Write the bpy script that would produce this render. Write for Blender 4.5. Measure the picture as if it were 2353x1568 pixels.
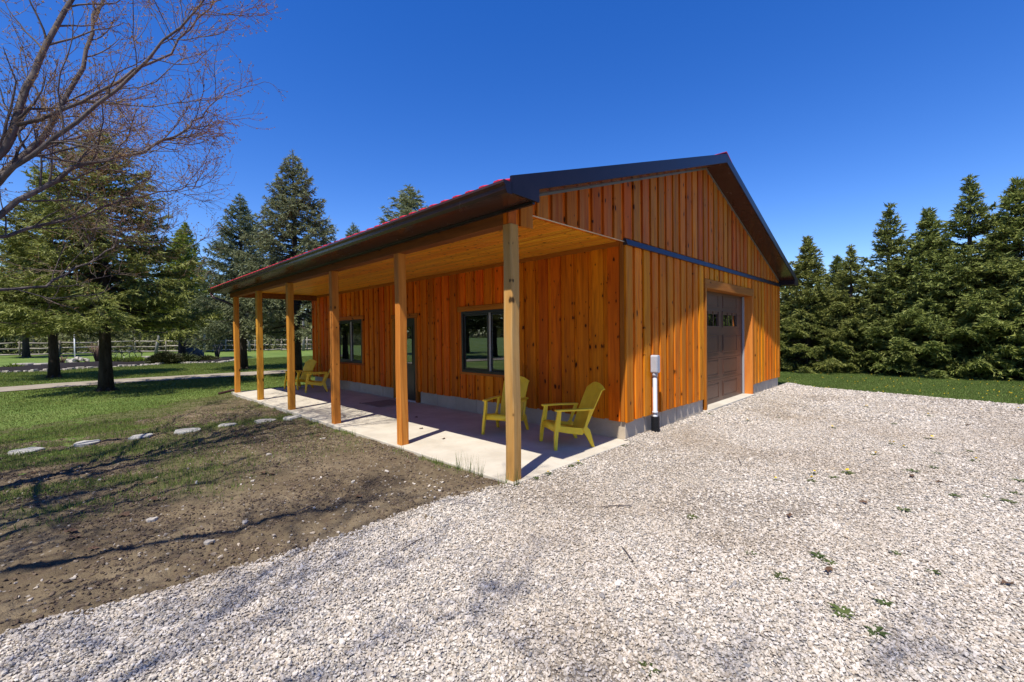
import bpy, bmesh, math, random
import numpy as np
from mathutils import Vector, Matrix
for o in list(bpy.data.objects): bpy.data.objects.remove(o)
SC = bpy.context.scene
COL = SC.collection
random.seed(4); RNG = np.random.default_rng(11)

# ------------------------------------------------------------------ camera
def cam_axes(yaw, pitch, roll):
    f = Vector((math.cos(yaw)*math.cos(pitch), math.sin(yaw)*math.cos(pitch), math.sin(pitch)))
    r = Vector((math.sin(yaw), -math.cos(yaw), 0)); u = r.cross(f)
    return r*math.cos(roll)+u*math.sin(roll), -r*math.sin(roll)+u*math.cos(roll), f
cam = bpy.data.cameras.new('camera'); co = bpy.data.objects.new('camera', cam); COL.objects.link(co)
cr_, cu_, cf_ = cam_axes(0.7765, -0.0141, -0.0119)
CAM = Vector((-3.513, -3.4465, 1.702))
co.matrix_world = Matrix(((cr_.x, cu_.x, -cf_.x, CAM.x), (cr_.y, cu_.y, -cf_.y, CAM.y), (cr_.z, cu_.z, -cf_.z, CAM.z), (0, 0, 0, 1)))
cam.sensor_width = 36; cam.lens = 993.8/2353*36; cam.clip_start = .05; cam.clip_end = 3000
SC.camera = co
# ------------------------------------------------------------------ light
SUN = Vector((-1, -.35, 2.02)).normalized()
w = bpy.data.worlds.new('World'); SC.world = w; w.use_nodes = True
nt = w.node_tree; bg = nt.nodes['Background']
sky = nt.nodes.new('ShaderNodeTexSky'); sky.sky_type = 'NISHITA'; sky.sun_disc = False
sky.sun_elevation = math.asin(SUN.z); sky.sun_rotation = math.atan2(SUN.x, SUN.y) % (2*math.pi)
sky.air_density = 1.0; sky.dust_density = 0.1; sky.ozone_density = 3.2; sky.altitude = 300
hs = nt.nodes.new('ShaderNodeHueSaturation'); hs.inputs['Saturation'].default_value = 1.36; hs.inputs['Hue'].default_value = .518; nt.links.new(sky.outputs[0], hs.inputs['Color']); nt.links.new(hs.outputs[0], bg.inputs[0]); bg.inputs[1].default_value = .106
sl = bpy.data.lights.new('sun', 'SUN'); sl.energy = 3.9; sl.angle = math.radians(.53); sl.color = (1, .95, .86)
so = bpy.data.objects.new('sun', sl); COL.objects.link(so); so.rotation_euler = SUN.to_track_quat('Z', 'Y').to_euler(); so.location = (-10, -5, 20)
SC.view_settings.view_transform = 'Standard'; SC.view_settings.look = 'None'; SC.view_settings.exposure = 0.88; SC.view_settings.gamma = 1
SC.view_settings.use_curve_mapping = False
SC.cycles.max_bounces = 8; SC.cycles.diffuse_bounces = 4; SC.cycles.transparent_max_bounces = 12

# ------------------------------------------------------------------ helpers
def tag(o, label=None, cat=None, group=None, kind=None):
    if label: o['label'] = label
    if cat: o['category'] = cat
    if group: o['group'] = group
    if kind: o['kind'] = kind
    return o
def empty(name, loc=(0, 0, 0), rz=0, parent=None):
    o = bpy.data.objects.new(name, None); COL.objects.link(o); o.location = loc; o.rotation_euler = (0, 0, rz); o.empty_display_size = .1
    if parent: o.parent = parent
    return o
def link(name, me, mat=None, parent=None):
    o = bpy.data.objects.new(name, me); COL.objects.link(o)
    if mat and not me.materials: me.materials.append(mat)
    if parent: o.parent = parent
    return o
def copy_tree(o, parent=None):
    c = o.copy(); COL.objects.link(c); c.parent = parent
    for ch in list(o.children): copy_tree(ch, c)
    return c
class MB:
    def __init__(s): s.v = []; s.f = []; s.sm = []
    def add(s, vs, fs, smooth=False):
        n = len(s.v); s.v += [tuple(p) for p in vs]; s.f += [tuple(i+n for i in f) for f in fs]; s.sm += [smooth]*len(fs); return s
    def box(s, x0, x1, y0, y1, z0, z1):
        return s.add([(x0,y0,z0),(x1,y0,z0),(x1,y1,z0),(x0,y1,z0),(x0,y0,z1),(x1,y0,z1),(x1,y1,z1),(x0,y1,z1)],
                     [(0,3,2,1),(4,5,6,7),(0,1,5,4),(1,2,6,5),(2,3,7,6),(3,0,4,7)])
    def hexa(s, b, t):
        return s.add(list(b)+list(t), [(0,3,2,1),(4,5,6,7),(0,1,5,4),(1,2,6,5),(2,3,7,6),(3,0,4,7)])
    def prism(s, poly, axis, a0, a1, smooth=False):
        n = len(poly)
        def P(p, a):
            return {'x': (a, p[0], p[1]), 'y': (p[0], a, p[1]), 'z': (p[0], p[1], a)}[axis]
        vs = [P(p, a0) for p in poly]+[P(p, a1) for p in poly]
        s.add(vs, [tuple(range(n)), tuple(range(2*n-1, n-1, -1))])
        k = len(s.v)-2*n
        s.f += [(k+i, k+n+i, k+n+(i+1) % n, k+(i+1) % n) for i in range(n)]; s.sm += [smooth]*n
        return s
    def tube(s, pts, rad, n=8, cap=True, smooth=True):
        pts = [Vector(p) for p in pts]
        if not hasattr(rad, '__len__'): rad = [rad]*len(pts)
        k0 = len(s.v); up = Vector((0, 0, 1)); prev = None
        for i, p in enumerate(pts):
            d = (pts[min(i+1, len(pts)-1)]-pts[max(i-1, 0)]).normalized()
            if prev is None:
                a = d.cross(up if abs(d.z) < .9 else Vector((1, 0, 0))).normalized()
            else: a = (prev-d*prev.dot(d)).normalized()
            prev = a; b = d.cross(a)
            for j in range(n):
                t = 2*math.pi*j/n; s.v.append(tuple(p+(a*math.cos(t)+b*math.sin(t))*rad[i]))
        for i in range(len(pts)-1):
            for j in range(n):
                s.f.append((k0+i*n+j, k0+i*n+(j+1) % n, k0+(i+1)*n+(j+1) % n, k0+(i+1)*n+j)); s.sm.append(smooth)
        if cap:
            s.f.append(tuple(k0+j for j in range(n-1, -1, -1))); s.f.append(tuple(k0+(len(pts)-1)*n+j for j in range(n))); s.sm += [False]*2
        return s
    def mesh(s, name='m'):
        me = bpy.data.meshes.new(name); me.from_pydata(s.v, [], s.f); me.polygons.foreach_set('use_smooth', s.sm)
        bm = bmesh.new(); bm.from_mesh(me); bmesh.ops.recalc_face_normals(bm, faces=bm.faces); bm.to_mesh(me); bm.free()
        return me
    def build(s, name, mat, parent=None, bevel=0):
        o = link(name, s.mesh(name), mat, parent)
        if bevel:
            m = o.modifiers.new('bevel', 'BEVEL'); m.width = bevel; m.segments = 2; m.limit_method = 'ANGLE'
        return o
def mesh_np(name, V, F, smooth=False):
    V = np.asarray(V, np.float32); F = np.asarray(F, np.int32); k = F.shape[1]
    me = bpy.data.meshes.new(name); me.vertices.add(len(V)); me.vertices.foreach_set('co', V.ravel())
    me.loops.add(F.size); me.loops.foreach_set('vertex_index', F.ravel())
    me.polygons.add(len(F)); me.polygons.foreach_set('loop_start', np.arange(len(F), dtype=np.int32)*k)
    try: me.polygons.foreach_set('loop_total', np.full(len(F), k, np.int32))
    except Exception: pass
    me.polygons.foreach_set('use_smooth', np.full(len(F), smooth)); me.update(calc_edges=True); me.validate()
    return me
def fattr(me, name, vals):
    a = me.attributes.new(name, 'FLOAT', 'POINT'); a.data.foreach_set('value', np.asarray(vals, np.float32))
def hsh(ix, iy, s):
    h = np.sin(ix*127.1+iy*311.7+s*74.7)*43758.5453; return h-np.floor(h)
def vnoise(x, y, s=0):
    x = np.asarray(x, float); y = np.asarray(y, float); ix = np.floor(x); iy = np.floor(y); fx = x-ix; fy = y-iy
    fx = fx*fx*(3-2*fx); fy = fy*fy*(3-2*fy)
    return (hsh(ix, iy, s)*(1-fx)+hsh(ix+1, iy, s)*fx)*(1-fy)+(hsh(ix, iy+1, s)*(1-fx)+hsh(ix+1, iy+1, s)*fx)*fy
def fbm(x, y, s=0, o=4):
    a = 0; t = 0; k = .5
    for i in range(o): a = a+k*vnoise(np.asarray(x)*2**i, np.asarray(y)*2**i, s+i); t += k; k *= .5
    return a/t
def sstep(a, b, x): t = np.clip((np.asarray(x, float)-a)/(b-a), 0, 1); return t*t*(3-2*t)
def lawn_z(x, y): return -.10+.0115*np.maximum(0, np.asarray(y, float)-16)+0*np.asarray(x, float)

# ------------------------------------------------------------------ materials
def newmat(name, rough=.6, spec=.5):
    m = bpy.data.materials.new(name); m.use_nodes = True; n = m.node_tree
    b = n.nodes['Principled BSDF']; b.inputs['Roughness'].default_value = rough; b.inputs['Specular IOR Level'].default_value = spec
    return m, n, b
def nd(n, t, **k):
    x = n.nodes.new('ShaderNode'+t)
    for a, v in k.items():
        if a in x.bl_rna.properties: setattr(x, a, v)
        else: x.inputs[a.replace('_', ' ')].default_value = v
    return x
def math_(n, op, a, b=None, clamp=False):
    x = n.nodes.new('ShaderNodeMath'); x.operation = op; x.use_clamp = clamp
    for i, v in enumerate((a, b)):
        if v is None: continue
        if isinstance(v, (int, float)): x.inputs[i].default_value = v
        else: n.links.new(v, x.inputs[i])
    return x.outputs[0]
def mixc(n, fac, a, b):
    x = n.nodes.new('ShaderNodeMix'); x.data_type = 'RGBA'
    for s, v in ((0, fac), (6, a), (7, b)):
        if isinstance(v, tuple): x.inputs[s].default_value = (*v, 1)
        elif isinstance(v, (int, float)): x.inputs[s].default_value = v
        else: n.links.new(v, x.inputs[s])
    return x.outputs[2]
def ramp(n, fac, stops):
    x = n.nodes.new('ShaderNodeValToRGB'); e = x.color_ramp.elements
    while len(e) < len(stops): e.new(.5)
    for i, (p, c) in enumerate(stops):
        e[i].position = p; e[i].color = (*c, 1) if isinstance(c, tuple) else (c, c, c, 1)
    n.links.new(fac, x.inputs[0]); return x.outputs[0]
def wpos(n, scale=(1, 1, 1), rnd=0):
    g = nd(n, 'NewGeometry'); v = n.nodes.new('ShaderNodeVectorMath'); v.operation = 'MULTIPLY'
    n.links.new(g.outputs['Position'], v.inputs[0]); v.inputs[1].default_value = scale
    if not rnd: return v.outputs[0]
    oi = nd(n, 'ObjectInfo'); a = n.nodes.new('ShaderNodeVectorMath'); a.operation = 'ADD'
    r = math_(n, 'MULTIPLY', oi.outputs['Random'], rnd); n.links.new(v.outputs[0], a.inputs[0]); n.links.new(r, a.inputs[1]); return a.outputs[0]
def noise(n, vec, scale, detail=4, rough=.5, dist=0):
    x = nd(n, 'TexNoise'); x.inputs['Scale'].default_value = scale; x.inputs['Detail'].default_value = detail
    x.inputs['Roughness'].default_value = rough; x.inputs['Distortion'].default_value = dist
    n.links.new(vec, x.inputs['Vector']); return x.outputs['Fac']
def bump(n, b, h, strength, dist):
    x = nd(n, 'Bump'); x.inputs['Strength'].default_value = strength; x.inputs['Distance'].default_value = dist
    n.links.new(h, x.inputs['Height']); n.links.new(x.outputs[0], b.inputs['Normal'])
def wood(name, dark, mid, light, axis='Z', rough=.6, spec=.18, knots=True, weather=None, kscale=1., vary=.38, ksel=.42):
    m, n, b = newmat(name, rough, spec)
    ax = 'XYZ'.index(axis); sc = [16., 16., 16.]; sc[ax] = 1.1; ks = [5.2*kscale]*3; ks[ax] = 2.0*kscale
    v = wpos(n, tuple(sc), 53.0)
    g = noise(n, v, 1.0, 6, .6, .8)
    c = ramp(n, g, [(.28, dark), (.5, mid), (.74, light)])
    big = noise(n, wpos(n, tuple(.22*k for k in sc), 31.), 1.0, 3, .5, .3)
    c = mixc(n, math_(n, 'MULTIPLY', math_(n, 'SUBTRACT', big, .42, True), 3.4, True), c, mixc(n, .7, c, dark))
    oi = nd(n, 'ObjectInfo')
    h = nd(n, 'HueSaturation'); n.links.new(c, h.inputs['Color'])
    vv = math_(n, 'ADD', math_(n, 'MULTIPLY', oi.outputs['Random'], vary), 1-vary*.5); n.links.new(vv, h.inputs['Value'])
    r2 = math_(n, 'FRACT', math_(n, 'MULTIPLY', oi.outputs['Random'], 17.3))
    n.links.new(math_(n, 'ADD', math_(n, 'MULTIPLY', r2, .022), .489), h.inputs['Hue'])
    c = h.outputs[0]
    if weather:
        wn = noise(n, wpos(n, tuple(.45*k for k in sc), 77.), 1.0, 5, .65, .5)
        c = mixc(n, math_(n, 'MULTIPLY', math_(n, 'SUBTRACT', wn, .47, True), 3.2, True), c, weather)
    if knots:
        vo = nd(n, 'TexVoronoi'); vo.inputs['Scale'].default_value = 1.; vo.voronoi_dimensions = '2D'
        sx = nd(n, 'SeparateXYZ'); n.links.new(wpos(n), sx.inputs[0]); cx_ = nd(n, 'CombineXYZ'); ob = math_(n, 'MULTIPLY', nd(n, 'ObjectInfo').outputs['Random'], 91.)
        if ax == 2: uu, vv_ = math_(n, 'ADD', sx.outputs[0], sx.outputs[1]), sx.outputs[2]
        elif ax == 1: uu, vv_ = math_(n, 'ADD', sx.outputs[0], sx.outputs[2]), sx.outputs[1]
        else: uu, vv_ = math_(n, 'ADD', sx.outputs[1], sx.outputs[2]), sx.outputs[0]
        n.links.new(math_(n, 'ADD', math_(n, 'MULTIPLY', uu, 6.*kscale), ob), cx_.inputs[0]); n.links.new(math_(n, 'ADD', math_(n, 'MULTIPLY', vv_, 3.2*kscale), ob), cx_.inputs[1]); kv = cx_.outputs[0]
        ad = n.nodes.new('ShaderNodeVectorMath'); ad.operation = 'ADD'; nn = nd(n, 'TexNoise'); nn.inputs['Scale'].default_value = 3.; n.links.new(kv, nn.inputs['Vector'])
        mu = n.nodes.new('ShaderNodeVectorMath'); mu.operation = 'SCALE'; mu.inputs['Scale'].default_value = .22; n.links.new(nn.outputs['Color'], mu.inputs[0])
        n.links.new(kv, ad.inputs[0]); n.links.new(mu.outputs[0], ad.inputs[1]); n.links.new(ad.outputs[0], vo.inputs['Vector'])
        sel = nd(n, 'SeparateColor'); n.links.new(vo.outputs['Color'], sel.inputs[0])
        on = math_(n, 'GREATER_THAN', sel.outputs[0], ksel)
        sz = math_(n, 'ADD', math_(n, 'MULTIPLY', math_(n, 'MULTIPLY', sel.outputs[1], sel.outputs[1]), .13), .05)
        k = math_(n, 'MULTIPLY', math_(n, 'SUBTRACT', 1, math_(n, 'DIVIDE', vo.outputs['Distance'], sz), True), on)
        k2 = math_(n, 'MULTIPLY', math_(n, 'SUBTRACT', 1, math_(n, 'DIVIDE', vo.outputs['Distance'], math_(n, 'MULTIPLY', sz, 2.4)), True), on)
        c = mixc(n, math_(n, 'MULTIPLY', k2, .5), c, dark)
        c = mixc(n, math_(n, 'MULTIPLY', k, 2.2, True), c, tuple(.16*x for x in dark))
    n.links.new(c, b.inputs['Base Color'])
    bump(n, b, g, .25, .004)
    n.links.new(math_(n, 'ADD', math_(n, 'MULTIPLY', g, .25), rough-.12), b.inputs['Roughness'])
    return m
M = {}
M['siding'] = wood('stained_siding', (.38, .070, .002), (.72, .162, .003), (.84, .23, .004), 'Z')
M['siding_gable'] = wood('weathered_siding', (.38, .094, .003), (.70, .20, .003), (.82, .27, .005), 'Z', weather=(.56, .23, .03), ksel=.72)
M['siding_upper'] = wood('reddish_siding', (.26, .060, .005), (.50, .122, .006), (.62, .175, .008), 'Z', weather=(.44, .17, .04), ksel=.72)
M['under'] = wood('under_boards', (.38, .072, .002), (.72, .168, .003), (.84, .23, .005), 'Z', vary=.1)
M['trim_y'] = wood('trim_wood_y', (.28, .075, .009), (.42, .125, .014), (.5, .16, .02), 'Y', ksel=.8)
M['trim_x'] = wood('trim_wood_x', (.28, .075, .012), (.42, .13, .018), (.5, .17, .025), 'X', ksel=.8)
M['trim_z'] = wood('trim_wood_z', (.28, .075, .009), (.44, .135, .014), (.52, .17, .02), 'Z', ksel=.75)
M['beam'] = wood('beam_wood', (.13, .04, .010), (.22, .07, .016), (.30, .10, .02), 'Y', ksel=.8)
M['post'] = wood('post_wood', (.38, .135, .018), (.56, .23, .03), (.65, .30, .05), 'Z', ksel=.7, vary=.15)
M['post_grey'] = wood('weathered_post_wood', (.36, .18, .05), (.56, .29, .075), (.64, .36, .11), 'Z', ksel=.7, weather=(.42, .28, .12), vary=.1)
M['ceiling'] = wood('varnished_pine', (.50, .16, .008), (.76, .30, .014), (.84, .38, .028), 'Y', rough=.4, spec=.35, kscale=1.15, vary=.3, ksel=.2)
M['jamb'] = wood('jamb_wood', (.40, .14, .02), (.55, .22, .03), (.62, .28, .05), 'Z', ksel=.7)
M['fence'] = wood('weathered_fence', (.20, .175, .145), (.34, .305, .26), (.46, .42, .365), 'X', rough=.9, spec=.1, knots=False)
M['fencepost'] = wood('weathered_fence_post', (.13, .115, .09), (.24, .215, .17), (.33, .30, .25), 'Z', rough=.9, spec=.1, knots=False)
def plain(name, col, rough=.5, spec=.5, metal=0, nscale=0, namt=.2, bmp=0, bd=.002, coat=0):
    m, n, b = newmat(name, rough, spec); b.inputs['Metallic'].default_value = metal
    if coat: b.inputs['Coat Weight'].default_value = coat; b.inputs['Coat Roughness'].default_value = .12
    if nscale:
        f = noise(n, wpos(n), nscale, 6, .6)
        n.links.new(ramp(n, f, [(.3, tuple(c*(1-namt) for c in col)), (.7, tuple(min(1, c*(1+namt)) for c in col))]), b.inputs['Base Color'])
        n.links.new(math_(n, 'ADD', math_(n, 'MULTIPLY', f, .2), rough-.1), b.inputs['Roughness'])
        if bmp: bump(n, b, noise(n, wpos(n), nscale*3, 4), bmp, bd)
    else: b.inputs['Base Color'].default_value = (*col, 1)
    return m
M['brown_metal'] = plain('brown_metal', (.050, .021, .016), .24, .45, 0, 6, .15)
M['fascia'] = plain('fascia_metal', (.012, .008, .015), .33, .25, 0, 4, .2)
M['flash'] = plain('flashing_metal', (.025, .022, .026), .35, .5, 0, 5, .2)
M['red'] = plain('red_roof_metal', (.55, .02, .035), .3, .5, 0, 3, .1)
M['dark_frame'] = plain('dark_frame', (.014, .013, .016), .3, .5)
M['stile'] = plain('grey_vinyl', (.42, .41, .40), .45)
M['door_dark'] = plain('door_paint', (.012, .011, .012), .35, .5)
M['gdoor'] = None
M['white_pvc'] = plain('grey_white_pvc', (.40, .41, .44), .4, .4, 0, 8, .06)
M['black_pipe'] = plain('black_plastic', (.012, .012, .014), .4, .5)
M['yellow'] = plain('yellow_resin', (.97, .61, .03), .42, .4, 0, 9, .1, .15, .001)
M['rock'] = plain('field_stone', (.40, .36, .31), .85, .2, 0, 5, .35, .6, .01)
M['boulder'] = plain('dark_boulder', (.10, .095, .09), .9, .2, 0, 4, .4, .6, .02)
M['flag'] = plain('flagstone', (.36, .345, .31), .8, .25, 0, 9, .22, .5, .004)
M['bike'] = plain('bike_paint', (.02, .035, .035), .35)
M['rubber'] = plain('rubber', (.015, .015, .015), .7)
M['steel'] = plain('dull_steel', (.3, .3, .3), .35, .5, .9)
M['mulch'] = plain('black_mulch', (.022, .018, .018), .95, .1, 0, 22, .5, .9, .03)
M['leaf_dead'] = plain('dead_leaf', (.11, .065, .04), .8, .2, 0, 40, .3)
M['mat'] = plain('doormat_fibre', (.26, .215, .17), .95, .1, 0, 60, .3, .5, .004)
def concrete(name, base, dark, stain, joints=0):
    m, n, b = newmat(name, .85, .25)
    p = wpos(n); f = noise(n, p, 1.6, 8, .62); g = noise(n, p, 38, 5, .6)
    c = ramp(n, f, [(.30, dark), (.62, base)])
    c = mixc(n, math_(n, 'MULTIPLY', math_(n, 'SUBTRACT', g, .42, True), 1.1, True), c, mixc(n, .5, c, dark))
    s = noise(n, wpos(n, (1, .35, 1)), 3.2, 6, .7, 1.0)
    c = mixc(n, math_(n, 'MULTIPLY', math_(n, 'SUBTRACT', s, .56, True), 3.0, True), c, stain)
    vo = nd(n, 'TexVoronoi'); vo.inputs['Scale'].default_value = 26; n.links.new(p, vo.inputs['Vector'])
    pit = math_(n, 'LESS_THAN', vo.outputs['Distance'], .09)
    c = mixc(n, math_(n, 'MULTIPLY', pit, .35), c, dark)
    n.links.new(c, b.inputs['Base Color']); bump(n, b, g, .35, .004); return m
M['slab'] = concrete('porch_concrete', (.52, .475, .39), (.40, .355, .28), (.35, .295, .22))
M['found'] = concrete('foundation_concrete', (.55, .46, .345), (.40, .325, .24), (.38, .30, .215))
def glass(name):
    m, n, b = newmat(name); out = n.nodes['Material Output']
    t = nd(n, 'BsdfTransparent'); t.inputs[0].default_value = (.55, .58, .60, 1)
    g = nd(n, 'BsdfGlossy'); g.inputs['Roughness'].default_value = .015; g.inputs[0].default_value = (.9, .95, 1, 1)
    fr = nd(n, 'Fresnel'); fr.inputs[0].default_value = 1.7
    mx = nd(n, 'MixShader'); n.links.new(math_(n, 'ADD', math_(n, 'MULTIPLY', fr.outputs[0], 1.2), .12, True), mx.inputs[0])
    n.links.new(t.outputs[0], mx.inputs[1]); n.links.new(g.outputs[0], mx.inputs[2]); n.links.new(mx.outputs[0], out.inputs[0]); return m
M['glass'] = glass('window_glass')
def gdoor_mat():
    m, n, b = newmat('garage_door_steel', .42, .5)
    g = noise(n, wpos(n, (90, 30, 2.)), 1., 5, .6, .4)
    f = noise(n, wpos(n), 1.3, 4)
    c = ramp(n, g, [(.35, (.085, .036, .022)), (.65, (.125, .056, .034))])
    c = mixc(n, math_(n, 'MULTIPLY', f, .3), c, (.11, .058, .038))
    n.links.new(c, b.inputs['Base Color']); bump(n, b, g, .25, .002); return m
M['gdoor'] = gdoor_mat()
def grass_mat(name, cols, trans=.25):
    m, n, b = newmat(name, .75, .2)
    p = wpos(n)
    f = noise(n, p, .55, 4, .6); g = noise(n, p, 9., 3, .6); h = noise(n, p, 55., 2)
    c = ramp(n, f, [(.3, cols[0]), (.52, cols[1]), (.72, cols[2])])
    c = mixc(n, math_(n, 'MULTIPLY', math_(n, 'SUBTRACT', g, .45, True), 2., True), c, cols[2])
    c = mixc(n, math_(n, 'MULTIPLY', math_(n, 'SUBTRACT', h, .5, True), 1.8, True), c, cols[0])
    n.links.new(c, b.inputs['Base Color']); bump(n, b, h, .8, .03)
    b.inputs['Subsurface Weight'].default_value = 0
    return m
M['lawn'] = grass_mat('lawn_ground', ((.075, .125, .020), (.115, .175, .032), (.18, .21, .06)))
def leaf_mat(name, a, bcol, tip, scale=.9, trans=.3):
    m, n, b = newmat(name, .6, .25); out = n.nodes['Material Output']
    at = nd(n, 'Attribute', attribute_name='tone')
    f = noise(n, wpos(n), scale, 3, .6)
    c = mixc(n, math_(n, 'MULTIPLY', math_(n, 'SUBTRACT', f, .35, True), 2.4, True), a, bcol)
    c = mixc(n, at.outputs['Fac'], c, tip)
    oi = nd(n, 'ObjectInfo'); h = nd(n, 'HueSaturation'); n.links.new(c, h.inputs['Color'])
    n.links.new(math_(n, 'ADD', math_(n, 'MULTIPLY', oi.outputs['Random'], .45), .78), h.inputs['Value'])
    n.links.new(math_(n, 'ADD', math_(n, 'MULTIPLY', math_(n, 'FRACT', math_(n, 'MULTIPLY', oi.outputs['Random'], 7.7)), .03), .485), h.inputs['Hue'])
    n.links.new(h.outputs[0], b.inputs['Base Color'])
    t = nd(n, 'BsdfTranslucent'); n.links.new(h.outputs[0], t.inputs[0])
    mx = nd(n, 'MixShader'); mx.inputs[0].default_value = trans; n.links.new(b.outputs[0], mx.inputs[1]); n.links.new(t.outputs[0], mx.inputs[2]); n.links.new(mx.outputs[0], out.inputs[0]); return m
M['blades'] = leaf_mat('grass_blades', (.10, .165, .026), (.145, .21, .038), (.28, .27, .10), .6, .45)
M['weed'] = leaf_mat('weed_leaves', (.055, .085, .02), (.075, .105, .028), (.14, .15, .05), 6., .3)
M['needle'] = leaf_mat('spruce_needles', (.135, .155, .036), (.185, .20, .046), (.28, .27, .068), .5, .2)
M['needle_hedge'] = leaf_mat('hedge_spruce_needles', (.08, .112, .024), (.12, .16, .036), (.28, .29, .07), .5, .2)  # shade between sprays put into the colour: inner needles darker, tips brighter
M['needle_blue'] = leaf_mat('blue_spruce_needles', (.12, .15, .078), (.165, .195, .098), (.25, .265, .125), .5, .2)
M['larch'] = leaf_mat('larch_needles', (.17, .21, .026), (.22, .26, .036), (.30, .32, .06), .5, .5)
M['clump'] = leaf_mat('perennial_leaves', (.12, .2, .02), (.17, .26, .03), (.26, .33, .05), 3., .35)
M['juniper'] = leaf_mat('juniper_leaves', (.02, .032, .010), (.04, .055, .015), (.09, .09, .03), 2., .15)
M['brush'] = leaf_mat('brush_leaves', (.11, .12, .05), (.17, .15, .085), (.19, .22, .06), .35, .3)
M['dandelion'] = plain('dandelion_petals', (.75, .48, .01), .6, .2)
M['bud'] = leaf_mat('maple_buds', (.22, .13, .045), (.27, .18, .06), (.33, .24, .07), 3., .3)
def bark(name, a, b_, sc=9.):
    m, n, b = newmat(name, .9, .15)
    v = wpos(n, (1, 1, .3)); f = noise(n, v, sc, 6, .65, .6); g = noise(n, wpos(n), 1.2, 3)
    c = ramp(n, f, [(.32, a), (.66, b_)]); c = mixc(n, math_(n, 'MULTIPLY', g, .35), c, a)
    n.links.new(c, b.inputs['Base Color']); bump(n, b, f, .8, .02); return m
M['bark'] = bark('spruce_bark', (.030, .022, .017), (.085, .066, .052))
M['maple_bark'] = bark('maple_bark', (.06, .048, .044), (.17, .142, .130), 14.)
M['twig'] = plain('maple_twigs', (.20, .145, .115), .8, .2, 0, 8, .3)
M['grey_bark'] = bark('grey_bark', (.13, .12, .11), (.30, .28, .26))
def dirt_mat():
    m, n, b = newmat('bare_soil', .95, .1); p = wpos(n)
    at = nd(n, 'Attribute', attribute_name='grass')
    f = noise(n, p, 1.1, 6, .65); g = noise(n, p, 14, 6, .7); h = noise(n, p, 70, 3, .6)
    c = ramp(n, f, [(.3, (.095, .070, .043)), (.5, (.155, .118, .072)), (.7, (.225, .175, .112))])
    c = mixc(n, math_(n, 'MULTIPLY', math_(n, 'SUBTRACT', g, .48, True), 4., True), c, (.082, .056, .040))
    vo = nd(n, 'TexVoronoi'); vo.inputs['Scale'].default_value = 24; n.links.new(p, vo.inputs['Vector']); s = nd(n, 'SeparateColor'); n.links.new(vo.outputs['Color'], s.inputs[0])
    peb = math_(n, 'MULTIPLY', math_(n, 'LESS_THAN', vo.outputs['Distance'], .28), math_(n, 'GREATER_THAN', s.outputs[0], .86))
    c = mixc(n, math_(n, 'MULTIPLY', peb, .8), c, (.34, .30, .25))
    c = mixc(n, math_(n, 'MULTIPLY', at.outputs['Fac'], .85), c, mixc(n, h, (.055, .085, .018), (.13, .12, .055)))
    n.links.new(c, b.inputs['Base Color']); bump(n, b, math_(n, 'ADD', g, math_(n, 'MULTIPLY', h, .4)), 1., .03); return m
M['dirt'] = dirt_mat()
def gravel_ground():
    m, n, b = newmat('gravel_bed', .9, .2); p = wpos(n)
    vo = nd(n, 'TexVoronoi'); vo.inputs['Scale'].default_value = 62; n.links.new(p, vo.inputs['Vector']); s = nd(n, 'SeparateColor'); n.links.new(vo.outputs['Color'], s.inputs[0])
    c = ramp(n, s.outputs[0], [(0, (.14, .125, .11)), (.25, (.32, .285, .24)), (.6, (.43, .395, .34)), (1, (.56, .53, .48))])
    e = math_(n, 'MULTIPLY', math_(n, 'SUBTRACT', vo.outputs['Distance'], .42, True), 2.6, True)
    c = mixc(n, math_(n, 'MULTIPLY', e, .75), c, (.13, .11, .09))
    f = noise(n, p, .42, 5, .6)
    c = mixc(n, math_(n, 'MULTIPLY', math_(n, 'SUBTRACT', f, .50, True), 3.0, True), c, mixc(n, .6, c, (.32, .26, .18)))
    at = nd(n, 'Attribute', attribute_name='bare')
    c = mixc(n, math_(n, 'MULTIPLY', at.outputs['Fac'], .45), c, mixc(n, noise(n, p, 20, 4), (.12, .088, .058), (.24, .18, .12)))
    n.links.new(c, b.inputs['Base Color']); bump(n, b, math_(n, 'SUBTRACT', 1, vo.outputs['Distance']), 1., .015); return m
M['gravel_bed'] = gravel_ground()
def pebble_mat(name, stops, dirt):
    m, n, b = newmat(name, .8, .25)
    at = nd(n, 'Attribute', attribute_name='tone', attribute_type='INSTANCER')
    c = ramp(n, at.outputs['Fac'], stops)
    f = noise(n, wpos(n), .42, 5, .6)
    c = mixc(n, math_(n, 'MULTIPLY', math_(n, 'SUBTRACT', f, .47, True), 3.4, True), c, mixc(n, .6, c, dirt))
    g = noise(n, wpos(n), 160, 3); c = mixc(n, math_(n, 'MULTIPLY', g, .25), c, mixc(n, .6, c, dirt))
    n.links.new(c, b.inputs['Base Color']); return m
M['pebble'] = pebble_mat('pale_pebbles', [(0, (.19, .185, .185)), (.07, (.31, .29, .27)), (.2, (.38, .315, .24)), (.36, (.46, .405, .335)), (.65, (.54, .48, .405)), (1, (.64, .585, .52))], (.27, .20, .13))
M['clod'] = pebble_mat('soil_clods', [(0, (.06, .042, .03)), (.5, (.11, .078, .052)), (.93, (.16, .115, .075)), (.97, (.26, .22, .18)), (1, (.36, .32, .28))], (.09, .065, .045))
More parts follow.
